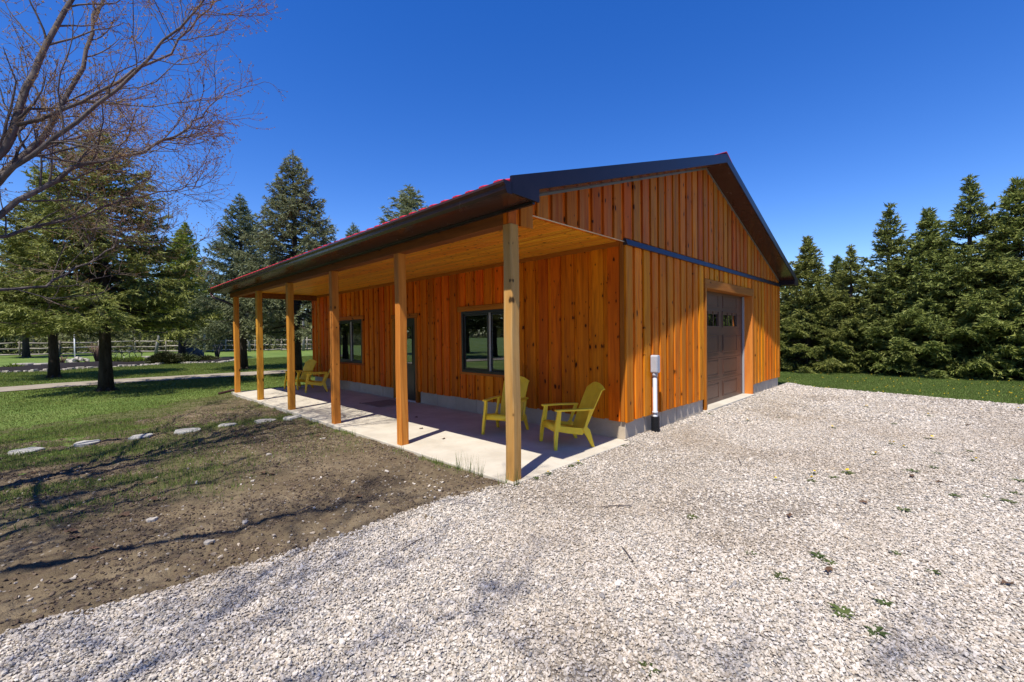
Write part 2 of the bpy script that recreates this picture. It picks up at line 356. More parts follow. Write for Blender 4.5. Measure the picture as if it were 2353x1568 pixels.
def drive_mat():
    m, n, b = newmat('gravel_lane', .95, .1); p = wpos(n); f = noise(n, p, 1.2, 6, .65); g = noise(n, p, 30, 4)
    c = ramp(n, f, [(.3, (.22, .185, .14)), (.7, (.36, .315, .255))]); c = mixc(n, math_(n, 'MULTIPLY', g, .4), c, (.20, .165, .13))
    n.links.new(c, b.inputs['Base Color']); bump(n, b, g, .7, .02); return m
M['lane'] = drive_mat()

# ------------------------------------------------------------------ ground
def grid(name, xs, ys, zf, mat, parent=None, attr=None):
    X, Y = np.meshgrid(xs, ys); Z = zf(X, Y); V = np.stack([X.ravel(), Y.ravel(), Z.ravel()], 1)
    nx, ny = len(xs), len(ys); i = np.arange(nx-1); j = np.arange(ny-1); I, J = np.meshgrid(i, j); a = (J*nx+I).ravel()
    me = mesh_np(name, V, np.stack([a, a+1, a+1+nx, a+nx], 1), True)
    if attr: fattr(me, attr[0], attr[1](X, Y).ravel())
    return link(name, me, mat, parent)
xs = np.concatenate([np.linspace(-700, -40, 12), np.linspace(-34, 40, 75), np.linspace(48, 700, 12)])
ys = np.concatenate([np.linspace(-700, -40, 8), np.linspace(-34, 80, 115), np.linspace(90, 900, 14)])
lawn = grid('lawn', xs, ys, lambda x, y: -.10+.0115*np.clip(y-16, 0, 60)+.03*(fbm(x*.3, y*.3, 5)-.5), M['lawn']); tag(lawn, kind='structure')
# lane behind the house
LN = [(-40, 15.2), (-14, 18.4), (-5.26, 19.3), (-3.64, 19.65), (-1.71, 19.77), (1.6, 19.35), (3.77, 19.2), (10, 18.7), (24, 19), (45, 22)]
LF = [(-40, 17.4), (-14, 20.4), (-5.4, 21.3), (-3.65, 21.75), (-1.56, 21.75), (2.16, 21.5), (4.36, 21.1), (10, 20.7), (24, 21.2), (45, 24.4)]
mb = MB(); ln = []; 
def resamp(L, n):
    L = np.array(L, float); s = np.r_[0, np.cumsum(np.hypot(*np.diff(L, axis=0).T))]; t = np.linspace(0, s[-1], n); return np.stack([np.interp(t, s, L[:, k]) for k in range(2)], 1)
A_, B_ = resamp(LN, 160), resamp(LF, 160)
jit = lambda n, a: (fbm(np.arange(n)*.35, np.zeros(n)+3, 8)-.5)*a
A_[:, 1] += jit(160, .5); B_[:, 1] += (fbm(np.arange(160)*.35, np.zeros(160)+9, 2)-.5)*.5
K = 7; V = []; F = []
for i in range(160):
    for k in range(K):
        p = A_[i]+(B_[i]-A_[i])*k/(K-1); t = k/(K-1)
        V.append((p[0], p[1], float(lawn_z(*p))+.03+.015*math.sin(t*math.pi)-.022*math.exp(-((t-.28)/.1)**2)-.022*math.exp(-((t-.72)/.1)**2)+.02*(float(fbm(p[0]*1.3, p[1]*1.3, 4))-.5)))
for i in range(159):
    for k in range(K-1): a = i*K+k; F.append((a, a+1, a+1+K, a+K))
tag(link('lane', mesh_np('lane', V, F, True), M['lane']), kind='structure')
# soil patch in front of the porch, gravel yard
def grav_edge(x): x = np.asarray(x, float); return np.interp(x, [-12, -6, -3.84, -3.1, -1.85, -.9, 0, .02], [1.2, .75, .47, .34, .22, .27, .14, .0])+.10*(fbm(x*2.2, x*0+4, 31)-.5)
def dirt_far(x): return np.interp(x, [-14, -5, -3, -1.4, -.5, 0.1], [9.0, 9.8, 10.4, 11.4, 12.4, 12.9])
def grass_mask(x, y):
    n = fbm(x*.55+3, y*.9, 21, 4); n2 = fbm(x*.28, y*1.0+.29*x, 27, 3)
    lim = sstep(-1.6, .3, y-dirt_far(x)+(n-.5)*3.2)
    east = sstep(-3.2, -1.4, x); mid = sstep(.38, .52, n2)*sstep(1.0, 2.6, y+1.6*(n-.5)-1.2*east)*(.85-.72*east)
    path = np.exp(-((y-6.75+.1*x)/.45)**2)*sstep(.40, .6, n)*.9
    far = sstep(6.2, 8.2, y)*sstep(.44, .60, fbm(x*.8, y*.8, 40))*.75*(1-.8*sstep(-2.8, -1.2, x))
    edge = np.exp(-((x+.08)/.13)**2)*sstep(.5, .62, fbm(x*2, y*1.6, 77))*.8
    return np.clip(np.maximum.reduce([lim, mid, path, far, edge]), 0, 1)
def dirt_z(x, y):
    base = -.015-.065*sstep(.5, 9, y)-.02*sstep(-1, -5, x)
    z = base+.055*(fbm(x*1.7, y*1.7, 3)-.5)+.075*(fbm(x*6, y*6, 9, 4)-.5)+.04*(fbm(x*18, y*18, 13, 3)-.5)
    z = z-.16*sstep(-.2, 2.2, y-dirt_far(x)+.9*(fbm(x*1.2, y*1.2, 61)-.5))-.03*sstep(.1, -.5, y-grav_edge(x))
    return np.where(x > -.06, np.minimum(z, -.03), z)
xs = np.concatenate([np.linspace(-14, -6.2, 60), np.arange(-6.1, 0.021, .034)]); ys = np.concatenate([np.arange(-.6, 9, .034), np.arange(9.03, 15.2, .07)])
dirt = grid('soil_patch', xs, ys, dirt_z, M['dirt'], attr=('grass', grass_mask)); tag(dirt, kind='structure')
def grav_right(y): return np.interp(y, [-14, -4.86, -3.02, -1.08, .32, 2], [10.2, 11.55, 12.0, 12.46, 13.2, 13.4])+.3*(fbm(np.asarray(y)*1.1, np.asarray(y)*0, 17)-.5)
def grav_z(x, y):
    z = -.012+.03*(fbm(x*.7, y*.7, 51)-.5)+.014*(fbm(x*9, y*9, 53, 3)-.5)
    z = z+.02*np.exp(-((y-.02)/.3)**2)*(x > 2.6)
    z = z-.22*sstep(-.05, .35, y-grav_edge(x))*(x < .02)
    return z-.16*sstep(-.1, .5, x-grav_right(y))
xs = np.concatenate([np.linspace(-16, -5, 45), np.arange(-4.9, 6, .06), np.arange(6.05, 14.4, .12)]); ys = np.concatenate([np.linspace(-20, -6, 50), np.arange(-5.9, .85, .06)])
def grav_zc(x, y): return np.where((x > .0) & (y > -.005), np.where(x < 2.6, -.08, np.where(y > .11, -.2, grav_z(x, y))), grav_z(x, y))
def bare(x, y): return fbm(x*.9+7, y*.9, 71, 4)
grav = grid('gravel_yard', xs, ys, grav_zc, M['gravel_bed'], attr=('bare', lambda x, y: sstep(.5, .66, bare(x, y)))); tag(grav, kind='structure')

# pebbles and clods: geometry-node instances on points
def scatter_nodes(name, mat, sub):
    ng = bpy.data.node_groups.new(name, 'GeometryNodeTree')
    ng.interface.new_socket('Geometry', in_out='INPUT', socket_type='NodeSocketGeometry'); ng.interface.new_socket('Geometry', in_out='OUTPUT', socket_type='NodeSocketGeometry')
    N = ng.nodes; L = ng.links
    gi = N.new('NodeGroupInput'); go = N.new('NodeGroupOutput')
    ico = N.new('GeometryNodeMeshIcoSphere'); ico.inputs['Radius'].default_value = .5; ico.inputs['Subdivisions'].default_value = sub
    sp = N.new('GeometryNodeSetPosition'); nz = N.new('ShaderNodeTexNoise'); nz.inputs['Scale'].default_value = 2.6
    sc = N.new('ShaderNodeVectorMath'); sc.operation = 'SUBTRACT'; sc.inputs[1].default_value = (.5, .5, .5)
    s2 = N.new('ShaderNodeVectorMath'); s2.operation = 'SCALE'; s2.inputs['Scale'].default_value = .75
    L.new(nz.outputs['Color'], sc.inputs[0]); L.new(sc.outputs[0], s2.inputs[0]); L.new(s2.outputs[0], sp.inputs['Offset']); L.new(ico.outputs[0], sp.inputs[0])
    sm = N.new('GeometryNodeSetMaterial'); sm.inputs['Material'].default_value = mat; L.new(sp.outputs[0], sm.inputs[0])
    ip = N.new('GeometryNodeInstanceOnPoints')
    ar = N.new('GeometryNodeInputNamedAttribute'); ar.data_type = 'FLOAT_VECTOR'; ar.inputs['Name'].default_value = 'rot'
    asx = N.new('GeometryNodeInputNamedAttribute'); asx.data_type = 'FLOAT_VECTOR'; asx.inputs['Name'].default_value = 'scl'
    mp = N.new('GeometryNodeMeshToPoints')
    L.new(gi.outputs[0], mp.inputs[0]); L.new(mp.outputs[0], ip.inputs['Points']); L.new(sm.outputs[0], ip.inputs['Instance'])
    L.new(ar.outputs['Attribute'], ip.inputs['Rotation']); L.new(asx.outputs['Attribute'], ip.inputs['Scale']); L.new(ip.outputs[0], go.inputs[0])
    return ng
def scatter(name, P, size, flat, mat, sub, tone):
    me = bpy.data.meshes.new(name); me.vertices.add(len(P)); me.vertices.foreach_set('co', np.asarray(P, np.float32).ravel())
    n = len(P); rot = np.stack([RNG.normal(0, .35, n), RNG.normal(0, .35, n), RNG.uniform(0, 6.28, n)], 1)
    s = size*RNG.lognormal(0, .33, n); scl = np.stack([s*RNG.uniform(.85, 1.35, n), s*RNG.uniform(.65, 1.0, n), s*RNG.uniform(*flat, n)], 1)
    for k, v in (('rot', rot), ('scl', scl)):
        a = me.attributes.new(k, 'FLOAT_VECTOR', 'POINT'); a.data.foreach_set('vector', v.astype(np.float32).ravel())
    fattr(me, 'tone', tone); me.materials.append(mat)
    o = link(name, me); md = o.modifiers.new('scatter', 'NODES'); md.node_group = scatter_nodes(name, mat, sub); tag(o, kind='stuff'); return o
def rect_pts(x0, x1, y0, y1, dens):
    n = int((x1-x0)*(y1-y0)*dens); return RNG.uniform(x0, x1, n), RNG.uniform(y0, y1, n)
def in_gravel(x, y, soft=.12):
    e = np.where(x < 0, grav_edge(x)+RNG.normal(0, soft, len(x)), np.where(x < 2.6, -.01, .09))
    return (y < e) & (x < grav_right(y)+RNG.normal(0, .12, len(x)))
CX, CY = CAM.x, CAM.y
def view_ok(x, y, marg=.25, maxd=99):
    dx, dy = x-CX, y-CY; d = dx*cf_.x+dy*cf_.y; l = dx*cr_.x+dy*cr_.y
    return (d > .9) & (d < maxd) & (np.abs(l) < d*(1.19+marg)+.4), d
def bare(x, y): return fbm(x*.9+7, y*.9, 71, 4)
for nm, dens, size, d0, d1, sub in (('gravel_pebbles', 7200, .0136, .9, 4.0, 2), ('gravel_pebbles', 3800, .0162, 4.0, 8.0, 1), ('gravel_pebbles', 1100, .025, 8.0, 15.5, 1)):
    x, y = rect_pts(-7, 13.5, -14, 1.0, dens)
    ok, d = view_ok(x, y); ok &= (d >= d0) & (d < d1) & in_gravel(x, y)
    ok &= RNG.uniform(0, 1, len(x)) < 1.12-.5*sstep(.56, .72, bare(x, y))
    x, y, = x[ok], y[ok]; z = grav_z(x, y)+RNG.uniform(-.004, .012, len(x))
    o = scatter(nm, np.stack([x, y, z], 1), size, (.45, .8), M['pebble'], sub, RNG.uniform(0, 1, len(x)))
    tag(o, 'loose pale crushed stone covering the %s gravel yard' % ('near' if d0 < 2 else 'middle' if d0 < 6 else 'far'), 'gravel')
x, y = rect_pts(-7, 0, .0, 9.5, 1100); ok, d = view_ok(x, y); ok &= (y > grav_edge(x)-.1) & (x < -.03) & (RNG.uniform(0, 1, len(x)) < .25+.9*sstep(.45, .62, fbm(x*1.6, y*1.6, 91))) & (y < dirt_far(x)-.8)
x, y = x[ok], y[ok]
tag(scatter('soil_clods', np.stack([x, y, dirt_z(x, y)+.002], 1), .017, (.5, .9), M['clod'], 1, RNG.uniform(0, 1, len(x))), 'crumbled soil clods and small stones on the bare soil', 'soil')
# strays of gravel on the soil
x, y = rect_pts(-6, -.05, .1, 4.5, 45); ok = (y > grav_edge(x)) & (RNG.uniform(0, 1, len(x)) < np.exp(-(y-grav_edge(x))/.7)); x, y = x[ok], y[ok]
tag(scatter('stray_pebbles', np.stack([x, y, dirt_z(x, y)+.004], 1), .024, (.5, .9), M['pebble'], 1, RNG.uniform(0, 1, len(x))), 'stray pale pebbles kicked onto the soil beside the gravel', 'pebbles')

# grass blades
def blades(name, x, y, z, h, wdt, lean=.45, tone=None):
    n = len(x); az = RNG.uniform(0, 6.28, n); h = h*RNG.uniform(.6, 1.25, n); wd = wdt*RNG.uniform(.7, 1.3, n)
    la = RNG.uniform(0, 6.28, n); ll = RNG.uniform(.1, 1., n)*lean*h
    b = np.stack([x, y, z-.005], 1); s = np.stack([np.cos(az)*wd/2, np.sin(az)*wd/2, 0*az], 1); t = b+np.stack([np.cos(la)*ll, np.sin(la)*ll, h], 1)
    V = np.stack([b-s, b+s, t], 1).reshape(-1, 3); F = np.arange(3*n).reshape(-1, 3)
    me = mesh_np(name, V, F); tv = RNG.beta(1.2, 3.2, n) if tone is None else tone; fattr(me, 'tone', np.repeat(tv, 3)); return link(name, me, M['blades'])
FS = [(-4.06, 7.02), (-3.36, 6.88), (-2.67, 6.83), (-2.0, 6.73), (-1.32, 6.79), (-.68, 6.68), (-.16, 6.6)]
def off_stones(x, y):
    ok = np.ones(len(x), bool)
    for a, b in FS: ok &= np.hypot(x-a, y-b) > .17
    return ok
N_ = 420000
x = RNG.uniform(-9, 16, N_); y = 8+26*RNG.uniform(0, 1, N_)**1.6
ok, d = view_ok(x, y, .12); ok &= ~((x > -.1) & (x < 12.3) & (y < 12.75)) & (RNG.uniform(0, 1, N_) < .1+.9*sstep(.2, .75, grass_mask(x, y)))
ok &= ~((y > np.interp(x, *np.array(LN).T)) & (y < np.interp(x, *np.array(LF).T)))
x, y = x[ok], y[ok]; z = np.maximum(lawn_z(x, y), np.where((y < 15) & (x < 0), dirt_z(x, y), -9))
g = blades('lawn_grass', x, y, z, .032+.0016*(y-8), .009+.0011*(y-8)); tag(g, 'short green lawn grass around the lane and spruces', 'grass', kind='stuff')
N_ = 170000; x = RNG.uniform(-7, -.03, N_); y = RNG.uniform(.4, 9.5, N_); ok, d = view_ok(x, y, .12); ok &= (RNG.uniform(0, 1, N_) < grass_mask(x, y)**1.2*.8) & (y > grav_edge(x)+.1) & off_stones(x, y)
x, y = x[ok], y[ok]; g = blades('sparse_grass', x, y, dirt_z(x, y), .065, .009, .7); tag(g, 'sparse young grass growing through the bare soil', 'grass', kind='stuff')
N_ = 150000; x = RNG.uniform(11.2, 22, N_); y = RNG.uniform(-9, 4, N_); ok, d = view_ok(x, y, .12); ok &= (x > grav_right(y)+RNG.normal(0, .1, N_)) & ~((x < 12.3) & (y > -.02))
x, y = x[ok], y[ok]; g = blades('hedge_lawn_grass', x, y, lawn_z(x, y), .05, .017); tag(g, 'short green grass between the gravel and the spruce row', 'grass', kind='stuff')
# ------------------------------------------------------------------ building
HB = empty('workshop_building'); tag(HB, 'orange stained board clad workshop with covered porch and dark metal trim', 'building')
WX, WY, YF, XB, ZS, ZB = 2.637, .07, 12.8, 12.07, .30, 3.14
TB = .035
EX, EZ, RX, RZ, BX = -.32, 3.305, 6.03, 5.36, 12.40
RY0, RY1 = -.335, 13.1
SL = (RZ-EZ)/(RX-EX)
def roof_z(x): return EZ+SL*(x-EX) if x <= RX else RZ-(RZ-EZ)*(x-RX)/(BX-RX)
def under_z(x): return roof_z(x)-.165
# foundation, slab
fd = empty('foundation', parent=HB)
def fpan(axis, a0, a1, face, z0, z1, n):
    for i in range(n):
        p0 = a0+(a1-a0)*i/n+.004; p1 = a0+(a1-a0)*(i+1)/n-.004; o = random.uniform(-.004, .004)
        m = MB()
        if axis == 'y': m.box(face+o, face+.25, p0, p1, z0, z1)
        else: m.box(p0, p1, face+o, face+.25, z0, z1)
        m.build('foundation_panel', M['found'], fd, .006)
fpan('y', WY+.04, 5.93, WX+.045, -.2, ZS+.03, 8); fpan('y', 7.12, YF-.04, WX+.045, -.2, ZS+.03, 8)
fpan('x', WX+.05, 5.9, WY+.045, -.25, ZS+.03, 5); fpan('x', 9.3, XB-.03, WY+.045, -.25, ZS+.03, 4)
MB().box(WX+.31, XB, WY+.32, YF-.04, -.2, .03).build('floor_slab', M['found'], fd)
m = MB().box(5.9, 9.3, .02, .6, -.3, .045); m.build('door_apron', M['slab'], fd, .01)
ps = MB(); ps.box(0, WX+.04, 0, 12.5, -.16, 0); psl = ps.build('porch_slab', M['slab'], HB, .012)
# --- walls: sheathing with openings
def subtract(rects, op):
    out = []
    for (a0, a1, z0, z1) in rects:
        b0, b1, w0, w1 = op
        if b1 <= a0 or b0 >= a1 or w1 <= z0 or w0 >= z1: out.append((a0, a1, z0, z1)); continue
        if b0 > a0: out.append((a0, b0, z0, z1))
        if b1 < a1: out.append((b1, a1, z0, z1))
        c0, c1 = max(a0, b0), min(a1, b1)
        if w0 > z0: out.append((c0, c1, z0, w0))
        if w1 < z1: out.append((c0, c1, w1, z1))
    return out
WIN1 = (2.48, 4.18, .885, 2.235); WIN2 = (8.95, 10.65, .885, 2.235); DOOR = (6.06, 7.06, 0.0, 2.17); GD = (6.0, 9.2, .05, 2.655)
fw = empty('front_wall', parent=HB); gw = empty('gable_wall', parent=HB)
m = MB(); R = [(WY+TB+.12, YF, ZS, 3.22)]
for op in (WIN1, WIN2, DOOR): R = subtract(R, op)
for r in R: m.box(WX+TB, WX+TB+.11, *r)
m.build('sheathing', M['under'], fw)
m = MB(); R = [(WX+TB, XB, ZS, ZB)]
R = subtract(R, (GD[0]-.037, GD[1]+.037, -1, GD[3]+.1))
for r in R: m.box(r[0], r[1], WY+TB, WY+TB+.11, r[2], r[3])
m.prism([(.06, 3.19), (XB, 3.19), (XB, under_z(XB)+.05), (RX, under_z(RX)+.05), (.06, under_z(.06)+.05)], 'y', WY+TB, WY+TB+.11)
m.build('sheathing', M['under'], gw)
# front boards
PIT, BW = .2985, .212
F_OPS = [(WIN1[0]-.09, WIN1[1]+.06, WIN1[2]-.05, WIN1[3]+.115), (WIN2[0]-.06, WIN2[1]+.06, WIN2[2]-.05, WIN2[3]+.115), (DOOR[0]-.09, DOOR[1]+.09, -1, DOOR[3]+.115)]
k = 0; y = WY+.115
while y < YF-.05:
    R = [(y, min(y+BW, YF), ZS-.005+random.uniform(-.012, .006), 3.19)]
    for op in F_OPS: R = subtract(R, op)
    for r in R:
        if r[1]-r[0] < .025 or r[3]-r[2] < .03: continue
        o = random.uniform(-.004, .004); t0 = random.uniform(-.002, .002)
        b = MB().hexa([(WX+o, r[0], r[2]), (WX+TB+.002, r[0], r[2]), (WX+TB+.002, r[1], r[2]), (WX+o+t0, r[1], r[2])], [(WX+o, r[0], r[3]), (WX+TB+.002, r[0], r[3]), (WX+TB+.002, r[1], r[3]), (WX+o+t0, r[1], r[3])])
        b.build('siding_board', M['siding'], fw, .004)
    y += PIT
MB().box(WX-.002, WX+TB, WY+.038, WY+.1, ZS-.01, 3.19).build('corner_board', M['trim_z'], fw, .003)
MB().box(WX-.014, WX+TB-.004, WY+.10, YF, 3.10, 3.185).build('frieze_board', M['trim_y'], fw, .003)
# gable boards: lower course, upper course
G_OPS = [(GD[0]-.07, GD[1]+.07, -1, GD[3]+.20)]
def gboard(x0, x1, z0, zt0, zt1, jit=True, mat='siding_upper'):
    o = random.uniform(-.004, .004) if jit else 0; t0 = random.uniform(-.003, .003); s = random.uniform(-.004, .004)
    x0 += s; x1 += s
    MB().hexa([(x0, WY+o, z0), (x1, WY+o+t0, z0), (x1, WY+TB+.002, z0), (x0, WY+TB+.002, z0)], [(x0, WY+o, zt0), (x1, WY+o+t0, zt1), (x1, WY+TB+.002, zt1), (x0, WY+TB+.002, zt0)]).build('siding_board', M[mat], gw, .004)
x = WX+.02
while x < XB-.03:
    R = [(x, min(x+BW, XB), ZS-.01+random.uniform(-.012, .006), ZB-.03)]
    for op in G_OPS: R = subtract(R, op)
    for r in R:
        if r[1]-r[0] > .025: gboard(r[0], r[1], r[2], r[3], r[3], True, 'siding_gable')
    x += PIT
x = .515-2*PIT+.03
while x < XB-.03:
    a, b = max(x, .03), min(x+BW, XB); z0 = 3.165 if a > .28 else 2.99
    if a < RX < b:
        gboard(a, RX-.001, z0, under_z(a)-.01, under_z(RX)-.01, False); gboard(RX+.001, b, z0, under_z(RX)-.01, under_z(b)-.01, False)
    elif b-a > .05 and z0 < under_z(a): gboard(a, b, z0+(.055 if a > WX-.1 else 0), under_z(a)-.01, under_z(b)-.01)
    x += PIT
MB().box(.03, .30, WY+TB-.002, WY+TB+.05, 2.992, 3.2).build('beam_end_cover', M['under'], gw)
MB().box(.30, WX+.03, WY+.012, WY+TB, 3.157, 3.164).build('gable_edge_strip', plain('raw_pine', (.62, .50, .34), .8), gw)
MB().prism([(WY-.045, ZB-.035), (WY+TB, ZB-.035), (WY+TB, ZB+.085), (WY-.012, ZB+.06)], 'x', WX+.005, XB+.01).build('flashing_band', M['flash'], gw)
m = MB()
m.box(XB-.12, XB, WY+.1, YF, ZS, 3.25); m.prism([(.06, 3.19), (XB, 3.19), (XB, under_z(XB)), (RX, under_z(RX)), (.06, under_z(.06))], 'y', YF-.1, YF); m.box(WX+.1, XB-.12, YF-.1, YF-.005, ZS, 3.19)
m.box(WX+.12, XB-.1, WY+.2, YF-.1, 3.0, 3.05)
m.build('rear_walls', M['under'], HB)
# --- windows
def window(op):
    y0, y1, z0, z1 = op
    W = empty('window', parent=HB); ym = (y0+y1)/2; fx = WX-.012
    def ring(m, a0, a1, b0, b1, w, x0, x1):
        m.box(x0, x1, a0, a1, b1-w, b1); m.box(x0, x1, a0, a1, b0, b0+w); m.box(x0, x1, a0, a0+w, b0+w, b1-w); m.box(x0, x1, a1-w, a1, b0+w, b1-w); return m
    ring(MB(), y0+.001, y1-.001, z0+.001, z1-.001, .055, fx, WX+.14).build('frame', M['dark_frame'], W, .004)
    ring(MB(), y0+.056, ym+.03, z0+.056, z1-.056, .045, WX+.055, WX+.085).build('sash', M['stile'] if 0 else M['dark_frame'], W, .003)
    ring(MB(), ym-.02, y1-.056, z0+.056, z1-.056, .045, WX+.018, WX+.05).build('sash', M['dark_frame'], W, .003)
    MB().box(WX+.030, WX+.053, ym-.062, ym-.021, z0+.056, z1-.056).build('meeting_stile', M['stile'], W)
    MB().box(WX+.068, WX+.073, y0+.1, ym-.015, z0+.1, z1-.1).build('pane', M['glass'], W); MB().box(WX+.031, WX+.036, ym+.025, y1-.1, z0+.1, z1-.1).build('pane', M['glass'], W)
    MB().box(WX-.022, WX+TB, y0-.13, y1+.13, z1, z1+.112).build('head_trim', M['trim_y'], W, .004)
    MB().box(WX-.016, WX+TB, y0-.06, y1+.06, z0-.05, z0).build('sill_trim', M['trim_y'], W, .004)
    MB().box(WX-.010, WX+TB, y1, y1+.055, z0, z1).build('side_trim', M['trim_z'], W, .003); MB().box(WX-.010, WX+TB, y0-.055, y0, z0, z1).build('side_trim', M['trim_z'], W, .003)
window(WIN1); window(WIN2)
# --- entry door
D = empty('entry_door', parent=HB); y0, y1, z0, z1 = DOOR
MB().box(WX-.016, WX+TB+.08, y0-.085, y0-.002, 0.002, z1).build('jamb', M['trim_z'], D, .003); MB().box(WX-.016, WX+TB+.08, y1+.002, y1+.085, 0.002, z1).build('jamb', M['trim_z'], D, .003)
MB().box(WX-.024, WX+TB+.08, y0-.14, y1+.14, z1+.001, z1+.112).build('head_trim', M['trim_y'], D, .004)
m = MB(); R = [(y0, y1, .03, z1)]; R = subtract(R, (y0+.2, y1-.2, .95, 1.98))
for r in R: m.box(WX+.05, WX+.095, r[0]+0*.001, r[1], r[2], r[3])
m.build('door_leaf', M['door_dark'], D)
for a in ((y0+.14, y0+.46), (y1-.46, y1-.14)): MB().box(WX+.042, WX+.05, a[0], a[1], .2, .8).build('door_panel', M['door_dark'], D, .006)
MB().box(WX+.07, WX+.076, y0+.2, y1-.2, .95, 1.98).build('pane', M['glass'], D)
m = MB()
for q in (y0+.2, y1-.23): m.box(WX+.038, WX+.05, q, q+.03, .95, 1.98)
for q in (.95, 1.95): m.box(WX+.038, WX+.05, y0+.23, y1-.23, q, q+.03)
m.build('glazing_bead', M['door_dark'], D)
MB().tube([(WX+.05, y1-.07, 1.0), (WX-.0, y1-.07, 1.0), (WX-.005, y1-.19, 1.0)], .011, 8).build('door_handle', M['steel'], D)
MB().box(WX-.02, WX+.12, y0, y1, .002, .028).build('threshold', plain('aluminium', (.5, .5, .5), .4), D, .004)
# --- garage door
G = empty('garage_door', parent=HB); x0, x1, z0, z1 = GD; DY = .30
for i in range(5):
    a = z0+(z1-z0)*i/5; b = z0+(z1-z0)*(i+1)/5
    op = [(6.34, 7.36), (7.66, 8.68)] if i == 3 else []
    m = MB(); R = [(x0+.003, x1-.003, a+.003, b-.003)]
    for (p, q) in op: R = subtract(R, (p, q, 1.85, 2.2))
    for r in R: m.box(r[0], r[1], DY, DY+.045, r[2], r[3])
    m.build('door_section', M['gdoor'], G)
ROWS = [(.14, .52), (.68, 1.07), (1.22, 1.65), None, (2.30, 2.60)]
for p, q in ((6.34, 7.36), (7.66, 8.68)):
    for r in ROWS:
        if r:
            m = MB(); i_ = .03
            m.hexa([(p, DY-.001, r[0]), (q, DY-.001, r[0]), (q, DY+.02, r[0]), (p, DY+.02, r[0])], [(p, DY-.001, r[1]), (q, DY-.001, r[1]), (q, DY+.02, r[1]), (p, DY+.02, r[1])])
            for (a, b, c, d_) in ((p, q, r[0], r[0]+.014), (p, q, r[1]-.014, r[1]), (p, p+.014, r[0]+.014, r[1]-.014), (q-.014, q, r[0]+.014, r[1]-.014)): m.box(a, b, DY-.012, DY-.002, c, d_)
            m.box(p+.05, q-.05, DY-.010, DY-.002, r[0]+.05, r[1]-.05); m.build('raised_panel', M['gdoor'], G, .003)
    m = MB()
    for (a, b, c, d_) in ((p-.035, q+.035, 1.82, 1.855), (p-.035, q+.035, 2.195, 2.23), (p-.035, p, 1.855, 2.195), (q, q+.035, 1.855, 2.195), (p+.33, p+.35, 1.855, 2.195), (p+.67, p+.69, 1.855, 2.195)): m.box(a, b, DY-.02, DY-.001, c, d_)
    m.build('window_frame', M['gdoor'], G, .003)
    MB().box(p, q, DY+.015, DY+.02, 1.85, 2.2).build('pane', M['glass'], G)
MB().box(x1, x1+.035, WY-.012, .42, .03, z1).build('side_jamb', M['jamb'], G, .003); MB().box(x0-.035, x0, WY-.012, .42, .03, z1).build('side_jamb', M['jamb'], G, .003)
MB().box(x0-.1, x1+.1, WY-.02, .42, z1+.001, z1+.19).build('head_casing', M['trim_x'], G, .004)
MB().box(x0-.07, x0-.036, WY-.012, WY+TB+.05, .0, z1).build('side_casing', M['trim_z'], G, .003); MB().box(x1+.036, x1+.07, WY-.012, WY+TB+.05, .0, z1).build('side_casing', M['trim_z'], G, .003)
MB().box(x1-.05, x1-.002, DY-.045, DY-.005, .05, z1-.01).build('weather_strip', plain('weather_strip_grey', (.33, .33, .34), .5), G); MB().box(x0+.002, x0+.05, DY-.045, DY-.005, .05, z1-.01).build('weather_strip', M['stile'], G)
# --- posts and beams
PY = [.045, 2.49, 4.936, 7.389, 9.793, 12.164]
for i, y in enumerate(PY):
    s = .139; m = MB(); n = 7; tw = random.uniform(-.004, .004); e = .012
    poly = [(e, 0), (s-e, 0), (s, e), (s, s-e), (s-e, s), (e, s), (0, s-e), (0, e)]; L_ = []
    for k in range(n+1):
        z = 2.985*k/n; dx = .004*math.sin(k*1.3+i) + (-.006*k/n if i == 0 else 0); dy = .004*math.cos(k*1.7+i*2)
        L_.append([(.045+p[0]+dx, y+p[1]+dy, z+.001) for p in poly])
    V = [q for l in L_ for q in l]; F = []
    for k in range(n):
        for j in range(8): F.append((k*8+j, k*8+(j+1) % 8, k*8+8+(j+1) % 8, k*8+8+j))
    F += [tuple(range(7, -1, -1)), tuple(n*8+j for j in range(8))]
    m.add(V, F); m.build('porch_post', M['post_grey'] if i == 0 else M['post'], HB)
MB().box(.042, .20, WY+TB+.052, 12.45, 2.987, 3.17).build('porch_beam', M['beam'], HB, .004)
MB().box(.202, WX+.02, 12.33, 12.45, 3.0, 3.17).build('end_beam', M['beam'], HB, .004)
MB().box(.06, .19, 12.46, YF-.1, 3.0, 3.17).build('end_beam', M['beam'], HB, .004)
# --- porch ceiling planks
ce = empty('porch_ceiling', parent=HB)
x = .205; k = 0; pw = .0975
while x < WX-.005:
    x1_ = min(x+pw, WX-.002); o = random.uniform(-.001, .001); z = 3.176+o
    MB().prism([(x+.001, z+.02), (x+.001, z+.009), (x+.009, z), (x1_-.009, z), (x1_-.001, z+.009), (x1_-.001, z+.02)], 'y', WY+TB+.112, 12.32).build('ceiling_plank', M['ceiling'], ce)
    x += pw
